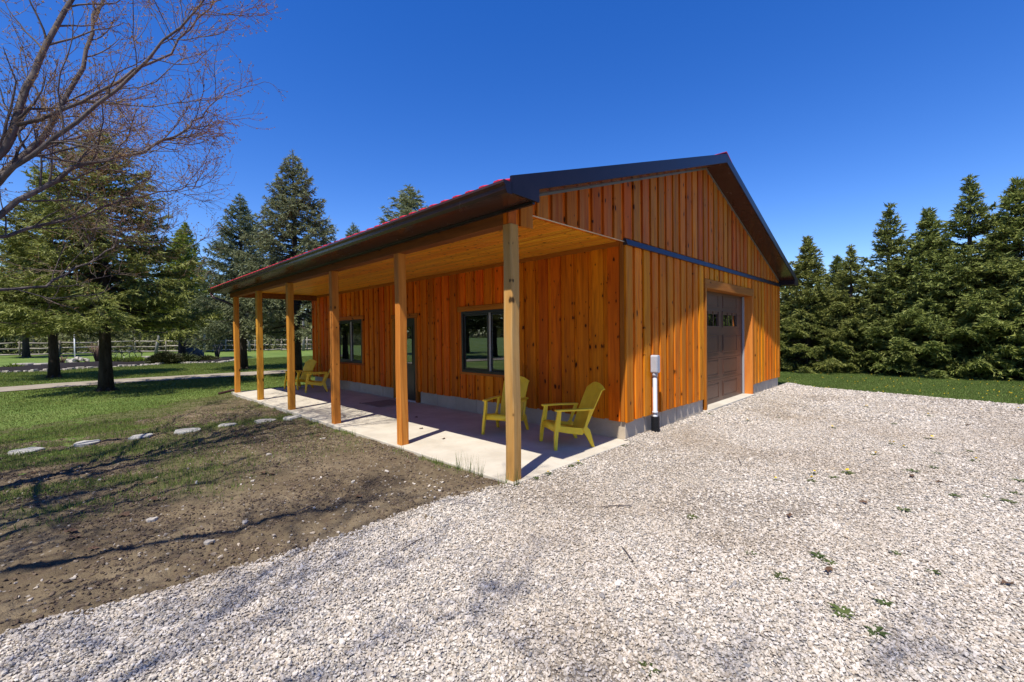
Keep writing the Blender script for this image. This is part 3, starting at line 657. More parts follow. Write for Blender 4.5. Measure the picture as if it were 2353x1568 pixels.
# --- roof
rf = empty('roof', parent=HB)
def slope_pt(x, dz): return (x, roof_z(x)+dz)
m = MB(); m.prism([slope_pt(EX-.10, -.006+0), (RX, RZ-.006), (BX+.06, roof_z(BX+.06)-.006), (BX+.06, roof_z(BX+.06)-.03), (RX, RZ-.03), slope_pt(EX-.10, -.03)], 'y', RY0+.01, RY1); m.build('roof_sheet', M['red'], rf)
y = RY0+.13
rib = None
while y < RY1-.05:
    a, b = EX-.102, RX-.02
    if rib is None:
        q = MB(); zz = lambda x: roof_z(x)-.0055
        q.hexa([(a, -.055, zz(a)), (b, -.055, zz(b)), (b, .055, zz(b)), (a, .055, zz(a))], [(a, -.032, zz(a)+.027), (b, -.032, zz(b)+.027), (b, .032, zz(b)+.027), (a, .032, zz(a)+.027)]); rib = q.mesh('roof_rib')
    o = link('roof_rib', rib, M['red'], rf); o.location.y = y; y += .229
m = MB()
m.prism([(RX-.55, roof_z(RX-.55)+.040), (RX-.03, RZ+.068), (RX, RZ+.075), (RX+.03, RZ+.068), (RX+.35, roof_z(RX+.35)+.040), (RX+.35, roof_z(RX+.35)+.032), (RX, RZ+.060), (RX-.55, roof_z(RX-.55)+.032)], 'y', RY0-.015, RY1+.01); m.build('ridge_cap', M['red'], rf)
for (ya, yb) in ((RY0-.02, RY0), (RY1, RY1+.02)):
    xm = 3.05
    m = MB(); m.prism([(EX-.03, roof_z(EX-.03)+.03), (xm, roof_z(xm)+.03), (xm, roof_z(xm)-.152), (.085, roof_z(.085)-.152), (.085, 3.138), (EX-.03, 3.148)], 'y', ya-(.004 if ya < 1 else 0), yb); m.build('rake_fascia', M['fascia'], rf, .003)
    m = MB(); m.prism([(xm+.001, roof_z(xm)+.03), (RX, RZ+.03), (RX, RZ-.152), (xm+.001, roof_z(xm)-.152)], 'y', ya, yb); m.build('rake_fascia', M['fascia'], rf, .003)
    m = MB(); m.prism([(RX+.001, RZ+.03), (BX+.03, roof_z(BX+.03)+.03), (BX+.03, 3.13), (BX-.40, 3.13), (BX-.40, roof_z(BX-.40)-.152), (RX+.001, RZ-.152)], 'y', ya, yb); m.build('rake_fascia', M['fascia'], rf, .003)
u = lambda x: roof_z(x)-.146
for ya, yb in ((RY0+.001, WY+TB+.05), (YF-.05, RY1-.001)):
    for xa, xb in ((.1, RX), (RX, BX-.4)):
        MB().hexa([(xa, ya, u(xa)-.006), (xb, ya, u(xb)-.006), (xb, yb, u(xb)-.006), (xa, yb, u(xa)-.006)], [(xa, ya, u(xa)), (xb, ya, u(xb)), (xb, yb, u(xb)), (xa, yb, u(xa))]).build('rake_soffit', M['brown_metal'], rf)
for xa, xb in ((.12, RX-.001), (RX+.001, BX-.45)):
    MB().hexa([(xa, WY-.016, u(xa)-.036), (xb, WY-.016, u(xb)-.036), (xb, WY+.02, u(xb)-.036), (xa, WY+.02, u(xa)-.036)], [(xa, WY-.016, u(xa)-.0065), (xb, WY-.016, u(xb)-.0065), (xb, WY+.02, u(xb)-.0065), (xa, WY+.02, u(xa)-.0065)]).build('soffit_channel', plain('grey_channel', (.14, .125, .115), .5), rf)
# eave soffits in separate panels
y = RY0+.002
while y < RY1-.02:
    y1 = min(y+2.44, RY1-.002)
    o = MB().box(EX+.004, .036, y+.002, y1-.002, 3.150+random.uniform(-.002, .002), 3.158).build('eave_soffit', M['brown_metal'], rf); y = y1
MB().box(BX-.43, BX, RY0+.002, RY1-.002, 3.15, 3.156).build('eave_soffit', M['brown_metal'], rf)
MB().box(.003, .040, WY+TB+.05, 12.6, 3.118, 3.1475).build('soffit_channel', M['flash'], rf); MB().box(.003, .040, RY0+.005, WY+TB+.048, 3.114, 3.1475).build('soffit_channel', M['dark_frame'], rf)
MB().box(EX-.02, EX, RY0+.001, RY1-.001, 3.145, 3.275).build('eave_fascia', M['brown_metal'], rf)
MB().box(BX, BX+.02, RY0+.001, RY1-.001, 3.14, 3.275).build('eave_fascia', M['brown_metal'], rf)
for x in (.09, BX-.43):
    MB().box(x-.004, x, RY0+.003, WY, 3.16 if x < 1 else 3.14, under_z(x)+.02).build('eave_return', M['fascia'], rf)
gut = MB(); gx = EX-.021
GO = -.078
pr = [(gx, 3.335), (gx, 3.215), (gx-.07, 3.215), (gx-.088, 3.25), (gx-.092, 3.285), (gx-.118, 3.312), (gx-.118, 3.338), (gx-.108, 3.338), (gx-.108, 3.318), (gx-.086, 3.292), (gx-.080, 3.252), (gx-.064, 3.223), (gx-.006, 3.223), (gx-.006, 3.335)]
pr = [(a, b+GO) for a, b in pr]
gut.prism(pr, 'y', RY0-.02, RY1); go = gut.build('gutter', M['brown_metal'], rf, .002)
MB().prism([(a, b+GO) for a, b in [(gx, 3.335), (gx, 3.213), (gx-.071, 3.213), (gx-.09, 3.25), (gx-.094, 3.285), (gx-.120, 3.312), (gx-.120, 3.340)]], 'y', RY0-.024, RY0-.0205).build('gutter_end_cap', M['fascia'], rf)
m = MB().tube([(gx-.04, 12.95, 3.18), (gx-.04, 12.95, 3.08), (gx-.01, 12.85, 3.0), (-.08, 12.42, 2.82), (.06, 12.36, 2.74), (.11, 12.355, 2.6), (.11, 12.355, .12), (.06, 12.37, .07), (-.35, 12.5, -.02)], .038, 8)
m.build('downspout', M['brown_metal'], rf)
# ------------------------------------------------------------------ conduit by the corner
C = empty('electrical_conduit', (3.47, -.005, 0)); tag(C, 'white plastic conduit riser with black corrugated base against the gable wall', 'conduit')
m = MB(); pts = []; rr = []
for i in range(61):
    z = -.06+.34*i/60; pts.append((0, 0, z)); rr.append(.068+.006*(1 if (i//2) % 2 else -1))
m.tube(pts, rr, 20, smooth=False); m.build('corrugated_sleeve', M['black_pipe'], C)
MB().tube([(0, 0, .2), (0, 0, .30), (0, 0, .301), (0, 0, 1.02)], [.04, .04, .036, .036], 18).build('pipe', M['white_pvc'], C)
MB().tube([(0, 0, .33), (0, 0, .365)], .047, 18).build('coupling', M['white_pvc'], C); MB().tube([(0, 0, .96), (0, 0, 1.03)], .045, 18).build('coupling', M['white_pvc'], C)
b = MB(); poly = []
for (cx, cz, a0) in ((.03, 1.30, 0), (-.03, 1.30, 90), (-.03, 1.05, 180), (.03, 1.05, 270)):
    for t in range(0, 91, 30): a = math.radians(a0+t); poly.append((cx+.028*math.cos(a), cz+.028*math.sin(a)))
b.prism(poly, 'y', -.062, .05); b.build('conduit_body', M['white_pvc'], C, .008)
b = MB(); b.prism([(p[0]*.86, 1.175+(p[1]-1.175)*.95) for p in poly], 'y', -.072, -.063); b.build('cover_plate', M['white_pvc'], C, .003)
# ------------------------------------------------------------------ chairs
def make_chair(label):
    c = empty('adirondack_chair'); tag(c, label, 'chair', 'yellow chairs on the porch'); Y = M['yellow']
    hw = .245
    def strip(prof, yw0, yw1, th):   # curved panel along x-z profile, half width varies
        m = MB(); V = []; F = []; n = len(prof)
        for i, (x, z) in enumerate(prof):
            w_ = yw0+(yw1-yw0)*i/(n-1)
            a = prof[max(i-1, 0)]; b = prof[min(i+1, n-1)]; d = Vector((b[0]-a[0], 0, b[1]-a[1])).normalized(); nn = Vector((-d.z, 0, d.x))*th
            V += [(x, -w_, z), (x, w_, z), (x-nn.x, w_, z-nn.z), (x-nn.x, -w_, z-nn.z)]
        for i in range(n-1):
            for j in range(4): F.append((4*i+j, 4*i+(j+1) % 4, 4*i+4+(j+1) % 4, 4*i+4+j))
        F += [(3, 2, 1, 0), tuple(4*(n-1)+j for j in range(4))]; m.add(V, F, True); return m
    strip([(-.20, .225), (-.1, .245), (.05, .29), (.18, .335), (.25, .352), (.285, .345), (.305, .318), (.312, .255)], hw, hw, .016).build('seat', Y, c)
    # three back slats
    for k, (ya, yb, la, lb) in enumerate(((-.245, -.085, 0, 1), (-.081, .081, 1, 1), (.085, .245, 1, 0))):
        m = MB(); V = []; F = []; N = 9
        for i in range(N):
            t = i/(N-1); x = -.185-.30*t-.03*t*t; z = .225+.705*t; fl = .86+.16*t
            rows = []
            for yy in (ya, (ya+yb)/2, yb):
                zz = z; xx = x-.035*(1-abs(yy/.245)**2)*math.sin(math.pi*min(1, t*1.1))*.6
                if t == 1: zz = z-.09*(abs(yy)/.245)**2.2+.012
                rows.append((xx, yy*fl, zz))
            for r in rows: V.append(r)
            for r in rows: V.append((r[0]-.018, r[1], r[2]-.008))
        for i in range(N-1):
            a = 6*i; b = a+6
            for j in range(2): F += [(a+j, a+j+1, b+j+1, b+j), (a+3+j, b+3+j, b+4+j, a+4+j)]
            F += [(a, b, b+3, a+3), (a+2, a+5, b+5, b+2)]
        F += [(0, 3, 4, 1), (1, 4, 5, 2)]; a = 6*(N-1); F += [(a, a+1, a+4, a+3), (a+1, a+2, a+5, a+4)]
        m.add(V, F, True); o = m.build('back_slat', Y, c)
        for p in o.data.polygons: p.use_smooth = False
    for s in (-1, 1):
        def pr(poly, ya, yb, nm, spl=0):
            m = MB(); n = len(poly); V = []
            for q in (ya, yb):
                for (x, z) in poly: V.append((x, s*(q+spl*(max(0, .34-z))), z))
            F = [tuple(range(n)), tuple(range(2*n-1, n-1, -1))]+[(i, n+i, n+(i+1) % n, (i+1) % n) for i in range(n)]
            m.add(V, F); return m.build(nm, Y, c, .007)
        pr([(.300, .0), (.345, .0), (.338, .2), (.318, .35), (.27, .575), (.215, .575), (.235, .36), (.262, .30), (.285, .15)], .246, .290, 'leg', .08)       # front leg up to the arm
        pr([(-.31, .0), (-.265, .0), (-.19, .15), (-.12, .27), (-.175, .33), (-.245, .26), (-.275, .15)], .246, .286, 'leg', .08)  # rear leg
        pr([(.262, .35), (.262, .262), (.1, .225), (-.125, .185), (-.18, .26), (-.15, .285), (.05, .315)], .247, .278, 'side_rail')
        m = MB(); m.add([(.31, s*.235, .565), (.31, s*.305, .565), (.0, s*.335, .562), (-.29, s*.315, .555), (-.33, s*.27, .553), (-.30, s*.225, .555), (0, s*.25, .562)]+
                        [(.31, s*.235, .592), (.31, s*.305, .592), (.0, s*.335, .589), (-.29, s*.315, .582), (-.33, s*.27, .580), (-.30, s*.225, .582), (0, s*.25, .589)],
                        [tuple(range(6, -1, -1)), tuple(range(7, 14))]+[(i, (i+1) % 7, 7+(i+1) % 7, 7+i) for i in range(7)]); m.build('arm', Y, c, .006)
        pr([(-.20, .30), (-.15, .29), (-.25, .562), (-.315, .562)], .25, .282, 'arm_support')
    return c
ch = make_chair('yellow resin adirondack chair nearest the corner of the building, turned towards the gravel end')
SPOT = [(1.85, .645, (-.88, .47), None), (1.81, 1.95, (-.93, -.36), 'yellow resin adirondack chair half hidden behind the nearest porch post, below the near window'),
        (1.87, 10.46, (-.93, .35), 'yellow resin adirondack chair seen side on at the far porch end, behind a post'), (1.78, 11.72, (-.93, -.36), 'farthest yellow resin adirondack chair, its slatted back facing out at the far porch end')]
for i, (x, y, d, lab) in enumerate(SPOT):
    o = ch if i == 0 else copy_tree(ch); o.location = (x, y, .001); o.rotation_euler.z = math.atan2(d[1], d[0])
    if lab: o['label'] = lab
# doormat, small litter on slab
o = MB().box(1.62, 2.42, 6.1, 7.0, .001, .016).build('doormat', M['mat'], None, .004); tag(o, 'thin brown doormat on the porch slab before the entry door', 'doormat')
def leaf_mesh(seed, curl=.02):
    r = random.Random(seed); V = [(0, 0, .008)]; n = 9
    for i in range(n):
        a = 2*math.pi*i/n; q = (.05 if i % 2 else .028)*r.uniform(.8, 1.2); V.append((q*math.cos(a)*1.3, q*math.sin(a), r.uniform(.002, .002+curl)))
    return MB().add(V, [(0, 1+i, 1+(i+1) % n) for i in range(n)]).mesh('dead_leaf')
LM = [leaf_mesh(i, .03) for i in range(4)]
for i, (x, y, s) in enumerate([(.95, 3.3, .8), (1.5, 4.3, .7), (.55, 5.6, .8), (1.6, 7.0, .9), (.75, 2.35, .6)]):
    o = link('dead_leaf', LM[i % 4], M['leaf_dead']); o.location = (x, y, .002); o.scale = (s, s, s); o.rotation_euler.z = i*1.7; tag(o, 'curled brown dead leaf lying on the pale porch slab', 'leaf', 'dead leaves on the porch slab')
for i, (x, y) in enumerate([(.21, -2.9), (.81, -3.78), (7.57, -3.84), (3.27, -3.24), (1.93, -2.93), (3.22, -3.47), (1.09, -2.48)]):
    o = link('dead_leaf', LM[i % 4], M['leaf_dead']); o.location = (x, y, float(grav_z(np.array([x]), np.array([y]))[0])+.018); o.scale = (.8, .6, .8); o.rotation_euler.z = i*2.1; tag(o, 'curled dark dead leaf lying on the pale gravel', 'leaf', 'dead leaves on the gravel')
for i in range(26):
    x, y = random.uniform(-4.2, -.3), random.uniform(.8, 6); o = link('dead_leaf', LM[i % 4], M['leaf_dead']); o.location = (x, y, float(dirt_z(np.array([x]), np.array([y]))[0])+.008); o.rotation_euler.z = i*2.1; o.scale = [random.uniform(.5, 1)]*3; tag(o, 'crumpled brown dead leaf lying on the bare soil', 'leaf', 'dead leaves on the soil')
for i, (x, y, a, l) in enumerate([(-.55, -1.75, .9, .22), (.2, -1.2, 2.4, .3), (2.6, -1.6, .4, .3), (-1.6, -.4, .2, .25), (-1.9, 1.0, .3, .28)]):
    z = float(grav_z(np.array([x]), np.array([y]))[0]) if y < .2 else float(dirt_z(np.array([x]), np.array([y]))[0])
    dx, dy = math.cos(a)*l/2, math.sin(a)*l/2
    o = MB().tube([(-dx, -dy, .012), (0, 0, .018), (dx, dy, .014)], [.004, .005, .003], 6).build('fallen_twig', M['maple_bark']); o.location = (x, y, z+.008)
    tag(o, 'thin dry twig lying on the %s' % ('bare soil' if y > .3 else 'pale gravel'), 'twig', 'fallen twigs on the soil' if y > .3 else 'fallen twigs on the gravel')
# flagstones
def stone_mesh(seed, rx, ry, h, n=11, rough=.16):
    r = random.Random(seed); P = []
    for i in range(n):
        a = 2*math.pi*(i+r.uniform(-.25, .25))/n; q = 1+r.uniform(-rough, rough); P.append((rx*q*math.cos(a), ry*q*math.sin(a)))
    V = [(p[0]*1.02, p[1]*1.02, -.05) for p in P]+[(p[0], p[1], h*.75) for p in P]+[(p[0]*.93, p[1]*.93, h+r.uniform(-.004, .004)) for p in P]+[(0, 0, h)]
    F = [tuple(range(n-1, -1, -1))]+[(k*n+i, k*n+(i+1) % n, (k+1)*n+(i+1) % n, (k+1)*n+i) for k in range(2) for i in range(n)]+[(2*n+i, 2*n+(i+1) % n, 3*n) for i in range(n)]
    return MB().add(V, F).mesh('stone')
FS = [(-4.06, 7.02), (-3.36, 6.88), (-2.67, 6.83), (-2.0, 6.73), (-1.32, 6.79), (-.68, 6.68), (-.16, 6.6)]
names = ['first', 'second', 'third', 'fourth', 'fifth', 'sixth']
for i, (x, y) in enumerate(FS):
    me = stone_mesh(40+i, random.uniform(.17, .22), random.uniform(.17, .23), .03); o = link('stepping_stone', me, M['flag']); z = float(np.mean(dirt_z(np.array([x, x+.1, x-.1, x]), np.array([y, y, y, y+.1]))))
    o.location = (x, y, z+.004); o.rotation_euler.z = i*1.3
    tag(o, 'flat grey stepping stone against the porch slab edge' if i == 6 else 'flat grey stepping stone, %s from the left edge of the photo' % names[i], 'stepping stone', 'stepping stones across the soil')
for i, (x, y, s) in enumerate([(-3.0, 1.95, .05), (-2.4, 1.2, .035), (-1.5, 3.6, .045), (-.55, 4.0, .05), (-2.0, 2.5, .03), (-3.3, 3.9, .04), (-2.75, .85, .04), (-1.2, 1.5, .03)]):
    o = link('field_stone', stone_mesh(70+i, s, s*.7, s*.45), M['rock']); o.location = (x, y, float(dirt_z(np.array([x]), np.array([y]))[0])); o.rotation_euler.z = i; tag(o, 'small pale stone half bedded in the bare soil', 'stone', 'small stones in the soil')

# ------------------------------------------------------------------ weeds and dandelions on the gravel
def weed_mesh(seed, n, L):
    r = random.Random(seed); V = []; F = []; T = []
    for i in range(n):
        a = 2*math.pi*i/n+r.uniform(-.4, .4); l = L*r.uniform(.55, 1.15); e = r.uniform(.1, .55); d = Vector((math.cos(a), math.sin(a), 0)); sd = Vector((-d.y, d.x, 0)); k0 = len(V); m = 6
        for j in range(m):
            t = j/(m-1); p = d*(l*t)+Vector((0, 0, l*(e*t-.75*e*t*t)+.004)); wd = l*.16*math.sin(math.pi*min(1, .12+t*.88))*(1 if j % 2 else .62)+.0008
            V += [tuple(p-sd*wd), tuple(p+Vector((0, 0, -.003))), tuple(p+sd*wd)]; T += [r.uniform(0, .5)]*3
        for j in range(m-1):
            b = k0+3*j; F += [(b, b+1, b+4, b+3), (b+1, b+2, b+5, b+4)]
    me = MB().add(V, F).mesh('rosette'); fattr(me, 'tone', T); return me
WM = [weed_mesh(i, 11, .085) for i in range(4)]
def flower_mesh():
    m = MB(); V = [(0, 0, .012)]; n = 14
    for i in range(n): a = 2*math.pi*i/n; q = .019 if i % 2 else .015; V.append((q*math.cos(a), q*math.sin(a), .004))
    V.append((0, 0, -.006))
    return m.add(V, [(0, 1+i, 1+(i+1) % n) for i in range(n)]+[(n+1, 1+(i+1) % n, 1+i) for i in range(n)]).mesh('flower')
FM = flower_mesh()
def weed(x, y, z, s, nf, k, label, group):
    o = empty('dandelion_plant' if nf else 'weed_plant', (x, y, z), k*1.9); o.scale = (s, s, s)
    link('leaves', WM[k % 4], M['weed'], o)
    for j in range(nf):
        a = j*2.4+k; q = .03+.02*j
        f = link('flower', FM, M['dandelion'], o); f.location = (q*math.cos(a), q*math.sin(a), .055); f.scale = (1.25,)*3; f.rotation_euler = (.3, .2*j, 0)
        MB().tube([(0, 0, .004), (q*.7*math.cos(a), q*.7*math.sin(a), .03), (q*math.cos(a), q*math.sin(a), .052)], .002, 5).build('stem', M['weed'], o)
    tag(o, label, 'dandelion' if nf else 'weed', group)
WP = [(8.88, -2.34, 2), (5.5, -.88, 1), (6.28, -1.23, 0), (5.8, -2.16, 1), (5.11, -2.97, 2), (4.96, -3.12, 1), (5.84, -3.37, 1), (8.36, -3.35, 1), (4.2, -2.83, 1), (2.13, -2.14, 1), (2.7, -2.39, 1), (2.36, -2.44, 1), (2.97, -2.68, 1), (2.67, -2.59, 0), (3.56, -3.23, 0), (4.82, -3.45, 0), (5.23, -3.78, 0), (3.93, -3.42, 0), (10.46, -4.7, 1), (2.81, -3.57, 0), (2.94, -3.96, 0), (.13, -2.43, 0), (-.09, -2.68, 0), (.41, -2.81, 0), (.38, -2.89, 0), (.88, -3.23, 0), (.71, -3.43, 0), (.02, -3.22, 0), (.48, -1.83, 0), (-1.48, -2.4, 0), (1.99, -3.22, 0), (3.0, -3.81, 0), (3.33, -4.03, 0), (-.35, -3.2, 0), (4.67, -3.79, 1), (3.9, -4.11, 0), (-.28, -3.04, 0), (.32, -.05, 0), (.55, -.06, 1), (.98, -.07, 0), (1.15, -.09, 1), (2.35, -.06, 0), (5.72, -.1, 0), (9.6, -.1, 0), (10.5, -.3, 0), (9.9, -4.1, 1), (8.0, -1.3, 0), (7.0, -2.9, 0)]
for k, (x, y, nf) in enumerate(WP):
    z = float(grav_z(np.array([x]), np.array([y]))[0])+.006; s = random.uniform(.55, 1.0)
    own = {37: 'small leafy weed at the porch slab edge right beside the nearest post', 38: 'yellow dandelion at the porch slab edge, the one closer to the nearest post', 39: 'small leafy weed between two dandelions along the porch slab edge', 40: 'yellow dandelion at the porch slab edge below the nearest chair', 41: 'small leafy weed where the porch slab meets the building corner', 42: 'small leafy weed against the foundation at the left side of the garage door', 43: 'small leafy weed against the foundation just right of the garage door', 44: 'small leafy weed in the gravel near the far end of the gable wall', 29: 'small leafy weed in the gravel nearest the camera at the bottom edge'}.get(k)
    far_ = x > 5
    lab = own or (('yellow flowering dandelion in the far gravel towards the lawn' if far_ else 'yellow flowering dandelion in the open gravel at right') if nf else ('small leafy weed in the far gravel towards the lawn' if far_ else 'small leafy weed in the open gravel of the right foreground'))
    weed(x, y, z, s, nf, k, lab, ('dandelions' if nf else 'weeds')+(' along the building' if own else ' in the far gravel' if far_ else ' in the near gravel'))
# tufts at slab edge
for k, (x, y, h, n) in enumerate([(.02, -.02, .22, 26), (-.06, .12, .16, 18), (-.05, .55, .24, 22), (-.04, .75, .26, 16), (-.05, .98, .22, 16), (-.06, 1.35, .1, 14), (-.06, 2.35, .13, 12), (-.05, 3.9, .12, 12)]):
    o = blades('grass_tuft', RNG.normal(x, .03, n), RNG.normal(y, .035, n), np.full(n, -.03), h, .006, .35)
    tag(o, 'tuft of tall grass growing at the foot of the nearest porch post' if k == 0 else 'tuft of thin grass growing along the porch slab edge', 'grass tuft', None if k == 0 else 'grass tufts along the porch slab')
n = 170; y = RNG.uniform(-9, 3, n); x = RNG.uniform(12.6, 19.5, n); V = []; F = []
for i in range(n):
    z = float(lawn_z(x[i], y[i]))+.05; k = len(V); q = random.uniform(.010, .018)
    V += [(x[i]-q, y[i], z), (x[i], y[i]-q, z), (x[i]+q, y[i], z), (x[i], y[i]+q, z), (x[i], y[i], z+.012)]; F += [(k, k+1, k+4), (k+1, k+2, k+4), (k+2, k+3, k+4), (k+3, k, k+4)]
tag(link('lawn_dandelions', mesh_np('lawn_dandelions', V, F), M['dandelion']), 'scattered yellow dandelion heads in the grass before the spruces', 'dandelions', kind='stuff')

# ------------------------------------------------------------------ conifers
def foliage_tris(P, D, L, wd, jitter, rng, down=.15):
    n = len(P); d = D+rng.normal(0, jitter, (n, 3)); d[:, 2] -= down; d /= np.linalg.norm(d, axis=1)[:, None]
    r = rng.normal(0, 1, (n, 3)); s = np.cross(d, r); s /= np.linalg.norm(s, axis=1)[:, None]+1e-9
    l = (L*rng.uniform(.6, 1.3, n))[:, None]; w2 = (wd*rng.uniform(.7, 1.3, n))[:, None]
    return np.stack([P-s*w2*.5, P+s*w2*.5, P+d*l], 1).reshape(-1, 3)
def conifer(seed, H, zb, R, nb, fl=.10, fw=.045, droop=.22, sp=.13, power=.85, top_up=.75, dens=1., name='spruce', hang=.15, gaps=.0, shoot=.36, rag=.62):
    rng = np.random.default_rng(seed); tr = MB(); FT = []; TT = []
    r0 = .0195*H+.01
    nz = 9; zs_ = [H*.985*i/nz for i in range(nz+1)]; wob = rng.normal(0, .03, (nz+1, 2)); wob[0] = 0
    tr.tube([(wob[i, 0]*(z/H), wob[i, 1]*(z/H), z-.12 if i == 0 else z) for i, z in enumerate(zs_)], [r0*1.25 if i == 0 else max(.008, r0*(1-z/H)**.8) for i, z in enumerate(zs_)], 10)
    # root flare
    for k in range(6):
        a = k*1.05+rng.uniform(0, .5); tr.tube([(0, 0, .25), (math.cos(a)*r0*1.2, math.sin(a)*r0*1.2, .04), (math.cos(a)*r0*2.6, math.sin(a)*r0*2.6, -.08)], [r0*.55, r0*.4, r0*.1], 6)
    u = np.sort(rng.uniform(0, 1, nb)**.92)
    for i in range(nb):
        t = u[i]; z = zb+(H*.985-zb)*t; ln = max(.12, R*(1-t)**power*rng.uniform(rag, 1.74-rag)*(1. if t > .12 else .85+.15*t/.12))
        if gaps and vnoise(z*.9, i*.37, seed) < gaps: continue
        az = i*2.39996+rng.normal(0, .35); el = -droop+(top_up+droop)*t**1.6+rng.normal(0, .07)
        m_ = max(3, int(ln/.16)); s = np.linspace(0, 1, m_+1); h = ln*s*math.cos(el); zz = z+ln*s*math.sin(el)-.10*ln*np.sin(s*math.pi*.9)+.07*ln*s**3
        azs = az+rng.normal(0, .05)*s; Px = h*np.cos(azs); Py = h*np.sin(azs); pts = np.stack([Px, Py, zz], 1)
        if ln > .45: tr.tube(pts[::max(1, m_//4)], list(np.linspace(.012+.012*ln, .004, len(pts[::max(1, m_//4)]))), 4, cap=False)
        # side shoots
        ns = max(3, int(ln/sp*dens)); ss = np.sqrt(rng.uniform(.02 if ln < 1 else .06, 1, ns)); sgn = np.where(rng.uniform(0, 1, ns) > .5, 1, -1)
        bx = np.interp(ss, s, Px); by = np.interp(ss, s, Py); bz = np.interp(ss, s, zz); base = np.stack([bx, by, bz], 1)
        fwd = np.array([math.cos(az)*math.cos(el), math.sin(az)*math.cos(el), math.sin(el)]); side = np.array([-math.sin(az), math.cos(az), 0])
        sl = (shoot*ln*(1-ss)**.7+.14)*rng.uniform(.6, 1.2, ns); sd = fwd[None]*rng.uniform(.45, .9, (ns, 1))+side[None]*(sgn*rng.uniform(.5, 1., ns))[:, None]; sd[:, 2] += rng.normal(-.06, .14, ns); sd /= np.linalg.norm(sd, axis=1)[:, None]
        nt_ = np.maximum(3, (sl/.024).astype(int)); idx = np.repeat(np.arange(ns), nt_); q = rng.uniform(0, 1, len(idx))
        P = base[idx]+sd[idx]*(sl[idx]*q)[:, None]; P[:, 2] -= hang*sl[idx]*q*q; D = sd[idx]
        FT.append(foliage_tris(P, D, fl, fw, .55, rng)); TT.append(np.clip(.12+.55*q*ss[idx]+rng.normal(0, .16, len(q)), 0, 1))
        # along the branch itself
        nq = int(ln/.03); q = rng.uniform(.1, 1, nq); P = np.stack([np.interp(q, s, Px), np.interp(q, s, Py), np.interp(q, s, zz)], 1)
        FT.append(foliage_tris(P, np.repeat(fwd[None], nq, 0), fl, fw, .6, rng)); TT.append(np.clip(.1+.5*q+rng.normal(0, .15, nq), 0, 1))
    nq = 60; q = rng.uniform(.9, 1, nq); P = np.stack([0*q, 0*q, H*q], 1); FT.append(foliage_tris(P, np.repeat(np.array([[0, 0, 1.]]), nq, 0), fl, fw, .5, rng, 0)); TT.append(np.full(nq, .4))
    V = np.concatenate(FT); T = np.concatenate(TT); me = mesh_np(name, V, np.arange(len(V)).reshape(-1, 3)); fattr(me, 'tone', np.repeat(T, 3))
    return tr.mesh(name+'_trunk'), me
def place_tree(proto, x, y, z, s, rz, label, mat, name='spruce_tree', group=None, sz=None, bark_='bark'):
    o = empty(name, (x, y, z), rz); o.scale = (s, s, sz or s); tag(o, label, 'tree', group)
    link('trunk', proto[0], M[bark_], o)
    c = link('crown', proto[1], None, o)
    if not proto[1].materials: proto[1].materials.append(M[mat])
    if proto[1].materials[0] != M[mat]: c.material_slots[0].link = 'OBJECT'; c.material_slots[0].material = M[mat]
    return o
PA = conifer(1, 9.2, 2.55, 3.5, 240, .14, .038, .13, .085, .72, .7, 1.15, 'open_spruce', gaps=.08)
PB = conifer(2, 9.2, 2.5, 3.3, 220, .14, .038, .12, .085, .78, .7, 1.15, 'tall_spruce', gaps=.1)
PC = conifer(3, 10, 2.1, 3.1, 250, .14, .040, .06, .085, .8, .8, 1.2, 'blue_spruce', hang=.5, gaps=.05)
PD = conifer(4, 7.0, .12, 2.45, 300, .14, .046, .02, .07, .88, .8, 1.25, 'hedge_spruce', gaps=.12, rag=.45)
PE = conifer(5, 7.0, .1, 2.5, 260, .14, .046, .04, .07, .98, .85, 1.2, 'hedge_spruce_b', gaps=.2, rag=.5)
PL = conifer(6, 13, 3.0, 3.4, 260, .16, .07, .0, .14, .8, .7, 1., 'larch', hang=.5, gaps=.05)
LZ = lambda x, y: float(lawn_z(x, y))-.02
place_tree(PA, -2.7, 17.3, LZ(-2.7, 17.3), 1., .3, 'tall open spruce with thick dark trunk standing beside the near edge of the lane', 'needle')
place_tree(PB, -4.1, 25.05, LZ(-4, 25), 1.0, 2.0, 'spruce with dark trunk just beyond the lane, left of the thickest trunk', 'needle')
place_tree(PL, 2.16, 36.1, LZ(2, 36), .95, 1.1, 'pale yellow green larch growing out of the garden bed beside the dark boulder', 'larch', 'larch_tree', sz=.74)
place_tree(PC, 3.12, 23.9, LZ(3, 24), .97, .5, 'blue green spruce beyond the lane seen past the farthest porch posts', 'needle_blue')
place_tree(PC, 3.8, 17.75, LZ(4, 18), 1.04, 3.0, 'tallest blue green spruce rising above the far end of the roof', 'needle_blue')
place_tree(PB, -6.2, 50.8, LZ(-6, 50.8), 1.15, 4.0, 'dark trunked spruce standing near the rail fence at the far left', 'needle')
place_tree(PC, 13.2, 22.8, LZ(13, 23)-.1, 1.9, 1.0, 'spruce whose top shows over the middle of the roof', 'needle_blue', sz=1.24)
place_tree(PC, 9.75, 24.2, LZ(10, 24), .93, 2.2, 'spruce whose tip barely pokes over the roof eave', 'needle_blue')
place_tree(PL, 4.8, 51.2, LZ(5, 51), 1.03, 0, 'pale yellow green larch standing behind the rail fence, right of the garden larch', 'larch', 'larch_tree')
place_tree(PL, 1.2, 58, LZ(1, 58), .9, 2.6, 'pale green larch far back above the fence brush', 'larch', 'larch_tree')
